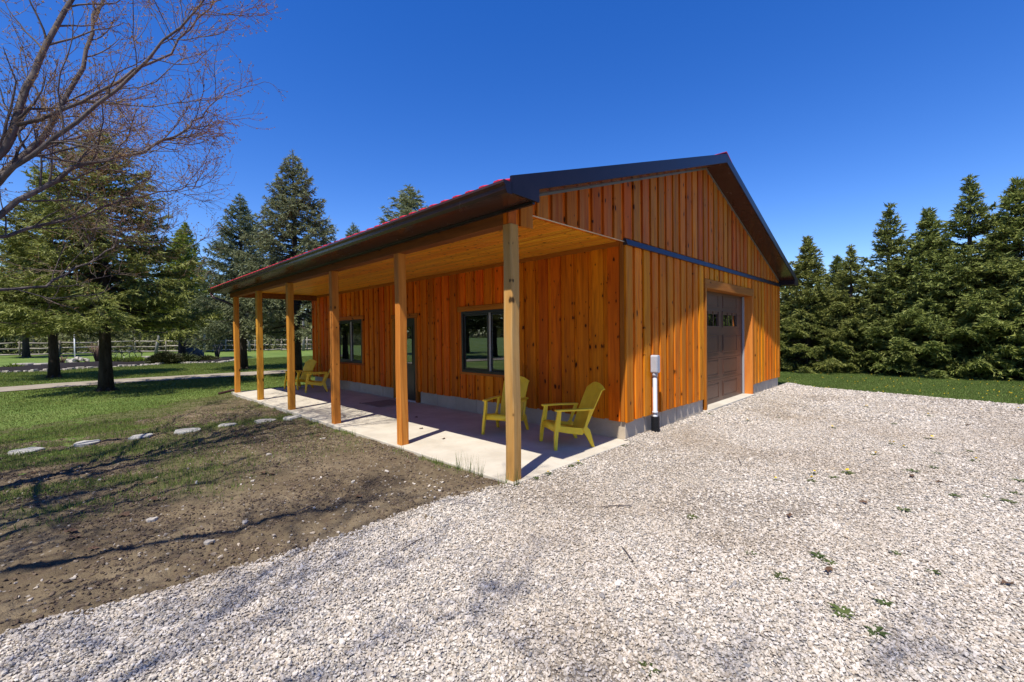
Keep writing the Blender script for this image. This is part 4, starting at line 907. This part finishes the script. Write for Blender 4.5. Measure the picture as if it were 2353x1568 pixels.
BK = [(-9.5, 60, PB, 1.1, 'needle', 'background spruce rising behind the fence at the left edge'), (-2.0, 60, PB, 1.0, 'needle', 'background spruce behind the fence to the right of the thickest trunk'), (9.5, 53, PC, 1.0, 'needle_blue', 'background blue green spruce behind the fence, left of the porch'), (14, 52, PC, 1.05, 'needle_blue', 'background blue green spruce seen through the gap between porch posts'), (18.5, 50, PB, 1.0, 'needle', 'background spruce seen beside the far corner of the porch wall')]
for i, (x, y, p, s, mt, lab) in enumerate(BK): place_tree(p, x, y, LZ(x, y), s, i*1.3, lab, mt)
HG = [(20.4, 2.6, 4.6, PD), (20.0, .75, 6.1, PD), (20.6, -.75, 5.6, PE), (20.9, -2.0, 7.2, PE), (20.4, -3.2, 6.6, PD), (20.7, -4.35, 7.7, PE), (20.3, -5.5, 7.2, PD), (20.9, -6.9, 7.6, PE), (20.8, 4.4, 5.0, PE), (21.2, 6.3, 5.2, PD)]
HL = ['lowest spruce of the dense row, against the end of the building', 'second spruce of the dense row right of the building, pointed top', 'third spruce of the dense row, thin ragged top', 'fourth spruce of the dense row, broad and bushy', 'fifth spruce of the dense row, slightly lower than its neighbours', 'tallest spruce of the dense row near the right edge', 'last full spruce of the dense row at the right edge', 'spruce of the dense row cut by the right edge of the photo', 'spruce of the dense row mostly hidden behind the building corner', 'spruce of the dense row hidden behind the building']
for i, (x, y, h, p) in enumerate(HG): place_tree(p, x, y, LZ(x, y), h/7.0*1.02 if p is PD else h/7.0, i*2.1, 'dense green '+HL[i], 'needle_hedge', group='spruce row on the right', sz=h/7.0)
for i, (x, y) in enumerate([(21.8, .0), (22.0, -2.7), (21.9, -5.1), (22.2, 2.2)]): place_tree(PE if i % 2 else PD, x+.8, y, LZ(x, y), .86, 1+i*1.7, 'green spruce of the second rank behind the dense row, seen through its gaps', 'needle_hedge', group='second rank of spruces on the right', sz=.78)
for i, (x, y) in enumerate([(24.5, 3.6), (24.8, 1.1), (24.4, -1.4), (24.7, -3.9), (24.5, -6.4), (24.9, -8.9), (24, 6.4)]): place_tree(PD if i % 2 else PE, x, y, LZ(x, y), .9, 2+i*1.1, 'green spruce of the rearmost rank filling the gaps of the dense row', 'needle_hedge', group='rear rank of spruces on the right', sz=.62)
WS = [(-15, -4), (-17, 3), (-14.5, 9), (-17, 15), (-15, 22), (-18, 29), (-19, -11)]
for i, (x, y) in enumerate(WS): place_tree(PA if i % 2 else PB, x, y, -.12, 1.0+.1*(i % 3), i*.9, 'spruce across the lawn mirrored in the porch windows', 'needle', group='spruces mirrored in the windows')

# ------------------------------------------------------------------ bare maple with buds
def broadleaf(seed, limbs, n1, n2, n3, base, trunk_r, l1=1.5, l2=.62, l3=.26, budn=2):
    rng = np.random.default_rng(seed); tr = MB(); tw = MB(); BV = []; BT = []
    def bend(p, d, l, n, up=.10, wig=.16):
        pts = [Vector(p)]; d = Vector(d).normalized(); st = l/n
        for i in range(n):
            d = (d+Vector(rng.normal(0, wig, 3))+Vector((0, 0, up))).normalized(); pts.append(pts[-1]+d*st)
        return pts
    def at(pts, t):
        k = t*(len(pts)-1); i = min(int(k), len(pts)-2); f = k-i; return pts[i].lerp(pts[i+1], f), (pts[i+1]-pts[i]).normalized()
    def side(d):
        a = d.cross(Vector(rng.normal(0, 1, 3))).normalized(); return a
    def twig(p, d, l, r, n):
        pts = bend(p, d, l, n, .05, .2); tw.tube(pts, list(np.linspace(r, r*.45, n+1)), 3, cap=False)
        for k in range(budn):
            q = pts[-1] if k == 0 else pts[-2].lerp(pts[-1], rng.uniform(0, 1))
            for j in range(3):
                v = Vector(rng.normal(0, 1, 3)).normalized(); s_ = .013*rng.uniform(.6, 1.3); a = v.cross(Vector(rng.normal(0, 1, 3))).normalized()
                BV.extend([tuple(q-a*s_*.5), tuple(q+a*s_*.5), tuple(q+v*s_*1.6)]); BT.extend([rng.uniform(0, 1)]*3)
        return pts
    for L in limbs:
        pts = [Vector(p) for p in L[0]]; P = []; L = (L[0], L[1]*(1 if L[3] == 0 else .5), L[2]*.6, L[3])
        for i in range(len(pts)-1):
            for k in range(4): P.append(pts[i].lerp(pts[i+1], k/4)+Vector(rng.normal(0, .02, 3)))
        P.append(pts[-1]); r0, r1 = L[1], L[2]; R_ = list(np.linspace(r0, r1, len(P))); tr.tube(P, R_, 7)
        for i in range(int(n1*L[3])):
            t = rng.uniform(.12, 1)**.8; p, d = at(P, t); rr = (r0+(r1-r0)*t); dd = d*.75+side(d)*rng.uniform(.5, 1.); ll = l1*rng.uniform(.55, 1.25)*(1.15-.6*t)
            B = bend(p, dd, ll, 7, .07, .13); tr.tube(B, list(np.linspace(max(.006, min(.022, rr*.45)), .0035, 8)), 5, cap=False)
            for j in range(n2):
                t2 = rng.uniform(.15, 1); p2, d2 = at(B, t2); l_ = l2*rng.uniform(.5, 1.2)*(1.2-.6*t2)
                C_ = twig(p2, d2*.8+side(d2)*rng.uniform(.4, .9), l_, .0042, 5)
                for q in range(n3):
                    p3, d3 = at(C_, rng.uniform(.2, 1)); twig(p3, d3*.8+side(d3)*rng.uniform(.4, 1), l3*rng.uniform(.4, 1.2), .0027, 3)
    bm_ = mesh_np('buds', np.array(BV), np.arange(len(BV)).reshape(-1, 3)); fattr(bm_, 'tone', BT)
    return tr.mesh('limbs'), tw.mesh('twigs'), bm_
T0 = Vector((-4.95, 4.25, -.08)); FK = Vector((-4.75, 4.35, 2.3))
LIMBS = [
 ([T0, (-4.9, 4.3, 1.0), FK], .19, .15, 0),
 ([FK, (-4.3, 4.5, 3.3), (-3.95, 4.6, 4.3), (-3.75, 4.7, 5.3), (-3.4, 4.8, 6.3), (-3.2, 4.9, 7.4), (-3.1, 5.0, 8.4)], .11, .02, 1.3),
 ([FK, (-4.25, 4.7, 3.4), (-3.7, 5.1, 4.5), (-3.35, 5.3, 5.6), (-3.1, 5.6, 6.8), (-2.8, 5.7, 7.8)], .10, .018, 1.2),
 ([FK, (-4.1, 4.5, 3.2), (-3.45, 4.6, 3.95), (-2.85, 4.7, 4.35), (-2.35, 4.8, 4.75), (-2.0, 4.9, 5.2), (-1.75, 5.0, 5.7)], .075, .010, 1.5),
 ([(-4.55, 4.42, 2.75), (-4.0, 4.8, 3.0), (-3.4, 5.3, 3.5), (-2.7, 5.7, 4.0), (-2.2, 6.0, 4.3), (-1.8, 6.2, 4.5)], .05, .008, 1.1),
 ([(-4.8, 4.4, 2.0), (-4.3, 4.9, 2.3), (-3.8, 5.4, 2.45), (-3.3, 5.8, 2.9), (-2.9, 6.1, 3.3), (-2.3, 6.3, 3.45), (-1.8, 6.5, 3.4)], .045, .007, .9),
 ([(-4.3, 4.5, 3.3), (-3.6, 4.0, 4.1), (-2.9, 3.7, 5.0), (-2.3, 3.5, 6.0), (-1.9, 3.4, 6.9)], .06, .009, .9),
 ([FK, (-5.2, 4.0, 3.3), (-5.7, 3.7, 4.6), (-6.0, 3.5, 6.0), (-6.1, 3.3, 7.4)], .09, .015, .8),
 ([FK, (-5.0, 4.9, 3.4), (-5.1, 5.6, 4.6), (-5.0, 6.2, 5.9), (-4.9, 6.6, 7.2), (-4.8, 6.8, 8.2)], .09, .015, .9),
 ([(-4.9, 4.3, 2.1), (-5.3, 3.5, 2.9), (-5.6, 2.6, 3.6), (-5.7, 1.8, 4.6), (-5.6, 1.2, 5.6)], .06, .01, .8),
 ([(-4.15, 4.55, 3.7), (-3.9, 5.3, 4.6), (-3.6, 6.1, 5.3), (-3.2, 6.9, 5.8), (-2.7, 7.6, 6.2)], .05, .008, .9),
 ([(-3.95, 4.6, 4.3), (-3.2, 4.3, 4.9), (-2.5, 4.2, 5.7), (-2.0, 4.2, 6.6), (-1.7, 4.3, 7.4)], .045, .008, .9),
 ([(-4.3, 4.7, 3.4), (-3.9, 6.0, 4.5), (-3.3, 7.5, 5.4), (-2.7, 8.8, 6.1), (-2.2, 9.8, 6.6)], .06, .008, 1.0),
 ([(-4.6, 4.6, 3.0), (-4.6, 6.2, 4.0), (-4.3, 7.8, 4.8), (-3.8, 9.4, 5.4), (-3.4, 10.5, 5.7)], .06, .008, .9),
]
bt = broadleaf(5, LIMBS, 18, 8, 3, T0, .19, 1.3, .58, .24)
MT = empty('maple_tree', T0); tag(MT, 'bare branched maple in bud reaching in from the left edge', 'tree')
for nm, me, mt in (('trunk', bt[0], 'maple_bark'), ('crown', bt[1], 'twig'), ('buds', bt[2], 'bud')):
    o = link(nm, me, M[mt], MT); o.location = -T0
# two more leafless trees stand behind and left of the camera; their branch shadows cross the yard; the other unseen copies are added for more streaks
L2 = []
r_ = random.Random(8); q0 = Vector((0, 0, 2.0))
L2.append(([(0, 0, -.1), (.03, 0, 1), q0], .16, .13, 0))
for k in range(8):
    a = k*.785+r_.uniform(-.3, .3); p = [q0+Vector((0, 0, .15*(k % 3)))]; e = r_.uniform(.7, 1.25)
    for j in range(5): e = min(1.35, e+r_.uniform(-.05, .16)); p.append(p[-1]+Vector((math.cos(a)*math.cos(e), math.sin(a)*math.cos(e), math.sin(e)))*1.15)
    L2.append((p, .11, .02, .9))
b2 = broadleaf(9, L2, 11, 5, 2, None, .16)
L3 = [(q[0], q[1]*(1 if q[3] == 0 else .27), q[2]*.3, q[3]) for q in L2]; b3 = broadleaf(12, L3, 13, 7, 2, None, .12, budn=4)
for i, (x, y, rz, s, lab) in enumerate([(-6.9, 1.9, .5, 1.08, 'leafless tree left of the camera whose branch shadows streak the soil'), (-9.3, -4.3, 2.2, 1.6, 'leafless tree behind the camera whose shadow dapples the near gravel'), (-7.4, .1, 4.1, 1.0, 'unseen leafless young tree added for branch shadows beside the gravel'), (-8.6, 3.4, 1.4, 1.25, 'unseen leafless tree farthest left, added to cast shadow across the soil'), (-7.9, 2.7, 3.0, 1.15, 'unseen leafless tree between the maple and the camera, added for shadow streaks'), (-8.2, 5.4, 5.2, 1.2, 'unseen leafless tree beyond the maple, added for shadow streaks')]):
    b2_ = b3 if i in (1, 2) else b2
    o = empty('bare_tree', (x, y, -.1), rz); o.scale = (s, s, s); tag(o, lab, 'tree')
    for nm, me, mt in (('trunk', b2_[0], 'maple_bark'), ('crown', b2_[1], 'twig'), ('buds', b2_[2], 'bud')): link(nm, me, M[mt], o)

# ------------------------------------------------------------------ rail fence
FL_ = [(-17, 58.5), (-11, 57), (-8, 55.9), (-5.5, 54.7), (-3.6, 54.2), (-1.6, 53.8), (1.05, 54.2), (6.1, 51), (11.95, 48.6), (14.6, 46.2), (20, 43.5), (27, 41)]
fp = resamp(FL_, 19); FE = empty('rail_fence', (0, 54, .3)); tag(FE, 'weathered grey split rail fence along the back of the lawn', 'fence')
for i in range(len(fp)):
    x, y = fp[i]; z = LZ(x, y)-.1; o = MB().tube([(x, y-54, z-.3), (x+random.uniform(-.04, .04), y-54, z-.3+1.55+random.uniform(-.1, .12))], [.075, .06], 7).build('post', M['fencepost'], FE)
    if i+1 < len(fp):
        x2, y2 = fp[i+1]; z2 = LZ(x2, y2)-.1
        for k, h in enumerate((.28, .78, 1.28)):
            j = [random.uniform(-.06, .06) for _ in range(4)]
            MB().tube([(x-.1, y-54+.08, z-.3+h+j[0]), ((x+x2)/2, (y+y2)/2-54+.05, (z+z2)/2-.3+h+j[1]-.02), (x2+.15, y2-54+.10, z2-.3+h+j[2])], [.065, .07, .06], 6).build('rail', M['fence'], FE)
# saplings
for i, (x, y, ln) in enumerate([(2.2, 50.6, .35), (6.0, 50.0, .3), (9.6, 48.2, 0.05), (14.1, 45.6, 0)]):
    o = empty('sapling_tree', (x, y, LZ(x, y)), i); m = MB(); m.tube([(0, 0, 0), (ln*.4, .05, 1.2), (ln*1.4, .1, 2.6), (ln*1.8, .1, 4.5), (ln*2, .2, 6)], [.15, .12, .1, .07, .03], 8)
    for k in range(16):
        z = random.uniform(1.8, 5.6); a = random.uniform(0, 6.28); l = random.uniform(.7, 1.8); xx = ln*1.6
        m.tube([(xx, .1, z), (xx+math.cos(a)*l*.6, .1+math.sin(a)*l*.6, z+l*.25), (xx+math.cos(a)*l, .1+math.sin(a)*l, z+l*.55)], [.03, .018, .006], 4, cap=False)
    m.build('trunk', M['grey_bark'], o); tag(o, 'slender grey trunked tree by the rail fence, %s' % ['leaning right, nearest the garden spruce', 'leaning, left of the porch', 'seen between the far porch posts', 'seen beside the porch wall'][i], 'tree', 'slender trees along the fence')
# brush behind the fence
rng = np.random.default_rng(77); V = []; T = []; tw = MB()
for i in range(900):
    x = rng.uniform(-26, 44); dy_ = rng.uniform(1.0, 26); y = np.interp(x, *np.array(FL_).T)+dy_; h = rng.uniform(1.2, 2.6)*(1+.10*dy_); z = LZ(x, y); n = int(110*h/2)
    P = np.stack([x+rng.normal(0, 1., n), y+rng.normal(0, .8, n), z+h*rng.beta(1.5, 1.6, n)], 1); D = rng.normal(0, 1, (n, 3)); D[:, 2] += .6
    V.append(foliage_tris(P, D/np.linalg.norm(D, axis=1)[:, None], np.full(n, .3), np.full(n, .16), .4, rng, 0)); T.append(np.clip(np.full(n, rng.uniform(0, .6))+rng.normal(0, .15, n), 0, 1))
    for k in range(5):
        a = rng.uniform(0, 6.28); q = rng.uniform(.2, .9); tw.tube([(x+rng.normal(0, .3), y, z), (x+math.cos(a)*q, y+math.sin(a)*q, z+h*1.1)], [.02, .006], 3, cap=False)
V = np.concatenate(V); me = mesh_np('far_brush', V, np.arange(len(V)).reshape(-1, 3)); fattr(me, 'tone', np.repeat(np.concatenate(T), 3)); BR = link('far_brush', me, M['brush']); tag(BR, 'tangle of brown and green brush behind the rail fence', 'brush', kind='stuff')
o = tw.build('brush_stems', M['grey_bark'], BR)
V = []; T = []
for i in range(900):
    a = rng.uniform(0, 6.283); d = rng.uniform(150, 200); x, y = d*math.cos(a), 20+d*math.sin(a); h = rng.uniform(4, 8); z = .3; n = 70
    P = np.stack([x+rng.normal(0, 3, n), y+rng.normal(0, 3, n), z+h*rng.beta(1.2, 1.8, n)], 1); D = rng.normal(0, 1, (n, 3)); V.append(foliage_tris(P, D/np.linalg.norm(D, axis=1)[:, None], np.full(n, 1.8), np.full(n, 1.1), .3, rng, 0)); T.append(np.clip(rng.normal(.2, .2, n), 0, 1))
V = np.concatenate(V); me = mesh_np('far_wood', V, np.arange(len(V)).reshape(-1, 3)); fattr(me, 'tone', np.repeat(np.concatenate(T), 3)); tag(link('far_wood', me, M['brush']), 'far low woodland along the horizon', 'woodland', kind='stuff')

# ------------------------------------------------------------------ garden bed
GB = empty('garden_bed', (-.8, 33.5, .1)); tag(GB, 'black mulched island bed edged with stones on the lawn', 'garden bed')
NE = [(-7.0, 32.0), (-6.05, 30.6), (-4.67, 30.0), (-2.6, 30.9), (-.82, 31.1), (1.24, 31.6), (3.52, 30.6), (4.9, 32.4)]; FE_ = [(-7.0, 32.2), (-6.06, 34.1), (-5.41, 35.4), (-4.08, 37.1), (-2.46, 36.6), (-1.78, 37.4), (.05, 38.2), (1.2, 37.8), (4.4, 35.4), (4.9, 32.6)]
a_, b_ = resamp(NE, 60), resamp(FE_, 60); V = []; F = []; K = 9
for i in range(60):
    for k in range(K):
        t = k/(K-1); p = a_[i]+(b_[i]-a_[i])*t; V.append((p[0]+.8, p[1]-33.5, float(lawn_z(*p))-.1-.03+.26*math.sin(math.pi*t)**.6*min(1, i/5, (59-i)/5)+.05*(float(fbm(p[0]*3, p[1]*3, 6))-.5)))
for i in range(59):
    for k in range(K-1): q = i*K+k; F.append((q, q+1, q+1+K, q+K))
link('mulch', mesh_np('mulch', V, F, True), M['mulch'], GB)
SMs = [stone_mesh(100+i, .15, .11, .11, 8, .3) for i in range(5)]
for L, n in ((NE, 72), (FE_, 50)):
    for i, p in enumerate(resamp(L, n)):
        o = link('edging_stone', SMs[i % 5], M['rock'], GB); s = random.uniform(.55, 1.15); o.scale = (s, s, s*random.uniform(.8, 1.3)); o.location = (p[0]+.8+random.uniform(-.05, .05), p[1]-33.5+random.uniform(-.1, .1), float(lawn_z(*p))-.1); o.rotation_euler.z = random.uniform(0, 6)
def rock(x, y, rx, ry, h, seed, label, mat='rock', name='garden_rock', dz=.12):
    o = link(name, stone_mesh(seed, rx, ry, h, 10, .2), M[mat]); o.location = (x, y, LZ(x, y)+dz); tag(o, label, 'rock'); return o
rock(-5.44, 33.6, .5, .3, .22, 201, 'flat pale rock at the left end of the garden bed'); rock(-4.62, 33.3, .45, .3, .2, 202, 'flat grey rock left of the lane trunk in the garden bed'); rock(-2.9, 33.2, .5, .35, .1, 203, 'low pale slab lying in the middle of the mulch'); rock(.13, 37.0, .6, .35, .25, 204, 'pale flat rock right of the bicycle')
bo = MB(); bm = bmesh.new(); bmesh.ops.create_icosphere(bm, subdivisions=3, radius=1)
for v in bm.verts: n_ = float(fbm(v.co.x*1.6+5, v.co.y*1.6+v.co.z*1.3, 12)); v.co *= .78+.45*n_
me = bpy.data.meshes.new('boulder'); bm.to_mesh(me); bm.free(); o = link('boulder', me, M['boulder']); o.scale = (.85, .6, .62); o.location = (2.75, 36.6, LZ(2.7, 36.6)+.3); tag(o, 'dark rounded boulder at the foot of the garden spruce', 'boulder')
WPo = empty('white_post', (-3.38, 38.6, LZ(-3.4, 38.6))); tag(WPo, 'slim white garden pole standing in a heap of stones', 'pole')
MB().tube([(0, 0, -.1), (0, 0, 2.2)], .035, 10).build('pole', plain('white_paint', (.8, .8, .8), .5), WPo); MB().tube([(0, 0, 2.2), (0, 0, 2.24), (0, 0, 2.3)], [.05, .045, .01], 10).build('finial', M['white_pvc'], WPo)
for i in range(22):
    a = random.uniform(0, 6.28); q = random.uniform(0, .55); x, y = -3.2+q*math.cos(a)*1.2, 38.2+q*math.sin(a)*.6; o = link('heap_stone', SMs[i % 5], M['rock']); s = random.uniform(.6, 1.); o.scale = (s, s, s*1.3); o.location = (x, y, LZ(x, y)+.08+.22*(1-q/.6)); o.rotation_euler = (random.uniform(-.4, .4), random.uniform(-.4, .4), a); tag(o, 'stone in the heap around the foot of the white pole', 'stone', 'stones heaped around the white pole')
def clump(name, x, y, r, h, n, mat, label, cat, lw=.07, ll=.22, dz=.1, up=.9, seed=1):
    rg = np.random.default_rng(seed); a = rg.uniform(0, 6.28, n); q = r*np.sqrt(rg.uniform(0, 1, n)); P = np.stack([q*np.cos(a), q*np.sin(a), h*rg.uniform(0, 1, n)*(1-.7*(q/r)**2)], 1)
    D = np.stack([np.cos(a)*q/r, np.sin(a)*q/r, np.full(n, up)], 1); V = foliage_tris(P, D/np.linalg.norm(D, axis=1)[:, None], np.full(n, ll), np.full(n, lw), .35, rg, 0)
    me = mesh_np(name, V, np.arange(len(V)).reshape(-1, 3)); fattr(me, 'tone', np.repeat(np.clip(rg.normal(.3, .25, n), 0, 1), 3)); o = empty(name, (x, y, LZ(x, y)+dz)); link('foliage', me, M[mat], o); tag(o, label, cat); return o
clump('perennial_clump', -1.55, 34.2, .5, .32, 700, 'clump', 'bright lime green perennial clump before the bicycle rear wheel', 'plant', seed=3); clump('perennial_clump', -.65, 33.7, .55, .36, 800, 'clump', 'bright lime green perennial clump before the bicycle front wheel', 'plant', seed=4); clump('perennial_clump', -1.1, 33.5, .38, .22, 400, 'weed', 'low darker green plant between the two lime clumps', 'plant', seed=5)
clump('perennial_clump', -5.75, 32.4, .3, .15, 250, 'clump', 'small lime green plant at the left end of the garden bed', 'plant', seed=6)
j1 = clump('juniper_shrub', .75, 32.2, .95, .72, 3600, 'juniper', 'low dark juniper shrub in the garden bed', 'shrub', .08, .2, .05, .4, seed=7); clump('juniper_shrub', 1.75, 32.5, .85, .55, 2600, 'juniper', 'spreading dark shrub right of the juniper before the boulder', 'shrub', .08, .2, .05, .4, seed=8); clump('juniper_shrub', 3.0, 32.8, .9, .35, 1800, 'juniper', 'low dark groundcover shrub at the right end of the bed', 'shrub', .08, .18, .05, .4, seed=9)
def stems(name, x, y, n, h, r, spread, mat, label, seed):
    rg = random.Random(seed); o = empty(name, (x, y, LZ(x, y)+.1)); m = MB()
    for i in range(n):
        a = rg.uniform(0, 6.28); s = rg.uniform(.2, 1)*spread; b = rg.uniform(0, .12); m.tube([(b*math.cos(a), b*math.sin(a), 0), (s*.5*math.cos(a), s*.5*math.sin(a), h*.55), (s*math.cos(a), s*math.sin(a), h*rg.uniform(.8, 1.1))], [r, r*.8, r*.3], 5)
    m.build('stems', M[mat], o); tag(o, label, 'shrub')
M['redstem'] = plain('red_brown_stems', (.16, .09, .06), .8)
stems('bare_shrub', -2.35, 36.0, 34, 1.25, .022, .5, 'redstem', 'reddish brown bare stemmed shrub behind the thickest trunk', 1); stems('bare_shrub', 4.05, 34.6, 9, 1.35, .045, .42, 'boulder', 'dark multi stemmed bare shrub at the right end of the bed', 2); stems('bare_shrub', -3.95, 35.6, 26, .5, .014, .35, 'redstem', 'small twiggy brown shrub left of the white pole', 3)
# bicycle
BI = empty('bicycle', (-.9, 36.9, LZ(-.9, 36.9)+.12)); tag(BI, 'old dark green bicycle set upright as a garden ornament', 'bicycle')
def ringm(R, r, n=28, k=6):
    V = []; F = []
    for i in range(n):
        a = 2*math.pi*i/n
        for j in range(k): b = 2*math.pi*j/k; V.append(((R+r*math.cos(b))*math.cos(a), r*math.sin(b), (R+r*math.cos(b))*math.sin(a)))
    for i in range(n):
        for j in range(k): F.append((i*k+j, i*k+(j+1) % k, ((i+1) % n)*k+(j+1) % k, ((i+1) % n)*k+j))
    return MB().add(V, F, True)
for sx in (-.53, .53):
    Wl = empty('wheel', (sx, 0, .35), parent=BI); ringm(.335, .022).build('tyre', M['rubber'], Wl)
    m = MB()
    for i in range(14): a = i*math.pi/7; m.tube([(0, .02*(1 if i % 2 else -1), 0), (.32*math.cos(a), 0, .32*math.sin(a))], .003, 4)
    m.tube([(0, -.05, 0), (0, .05, 0)], .025, 8); m.build('spokes', M['steel'], Wl)
m = MB(); bb = (-.09, 0, .30); st = (-.25, 0, .80); hd = (.36, 0, .86); hl = (.39, 0, .70)
for p, q, r in ((bb, st, .02), (bb, hl, .02), ((-.17, 0, .55), hd, .017), (hd, hl, .022), (hl, (.53, 0, .35), .017), (bb, (-.53, 0, .35), .014), (st, (-.53, 0, .35), .012), (st, (-.28, 0, .92), .014), (hd, (.34, 0, 1.0), .014)): m.tube([p, q], r, 8)
m.build('frame', M['bike'], BI)
MB().hexa([(-.42, -.09, .92), (-.15, -.02, .93), (-.15, .02, .93), (-.42, .09, .92)], [(-.42, -.08, .98), (-.15, -.015, .96), (-.15, .015, .96), (-.42, .08, .98)]).build('saddle', M['leaf_dead'], BI, .01)
MB().tube([(.18, -.28, .99), (.3, -.26, 1.02), (.34, 0, 1.0), (.3, .26, 1.02), (.18, .28, .99)], .014, 8).build('handlebar', M['steel'], BI)
m = MB(); 
for i in range(13):
    pass
ar = [(-.53+.38*math.cos(math.radians(a)), 0, .35+.38*math.sin(math.radians(a))) for a in range(20, 190, 12)]; MB().tube(ar, .02, 6).build('mudguard', M['bike'], BI); ar = [(.53+.38*math.cos(math.radians(a)), 0, .35+.38*math.sin(math.radians(a))) for a in range(10, 150, 12)]; MB().tube(ar, .02, 6).build('mudguard', M['bike'], BI)
MB().tube([(-.09, -.11, .2), (-.09, -.05, .2), (-.09, -.05, .30), (-.09, .05, .30), (-.09, .05, .4), (-.09, .11, .4)], .012, 6).build('crank', M['steel'], BI)
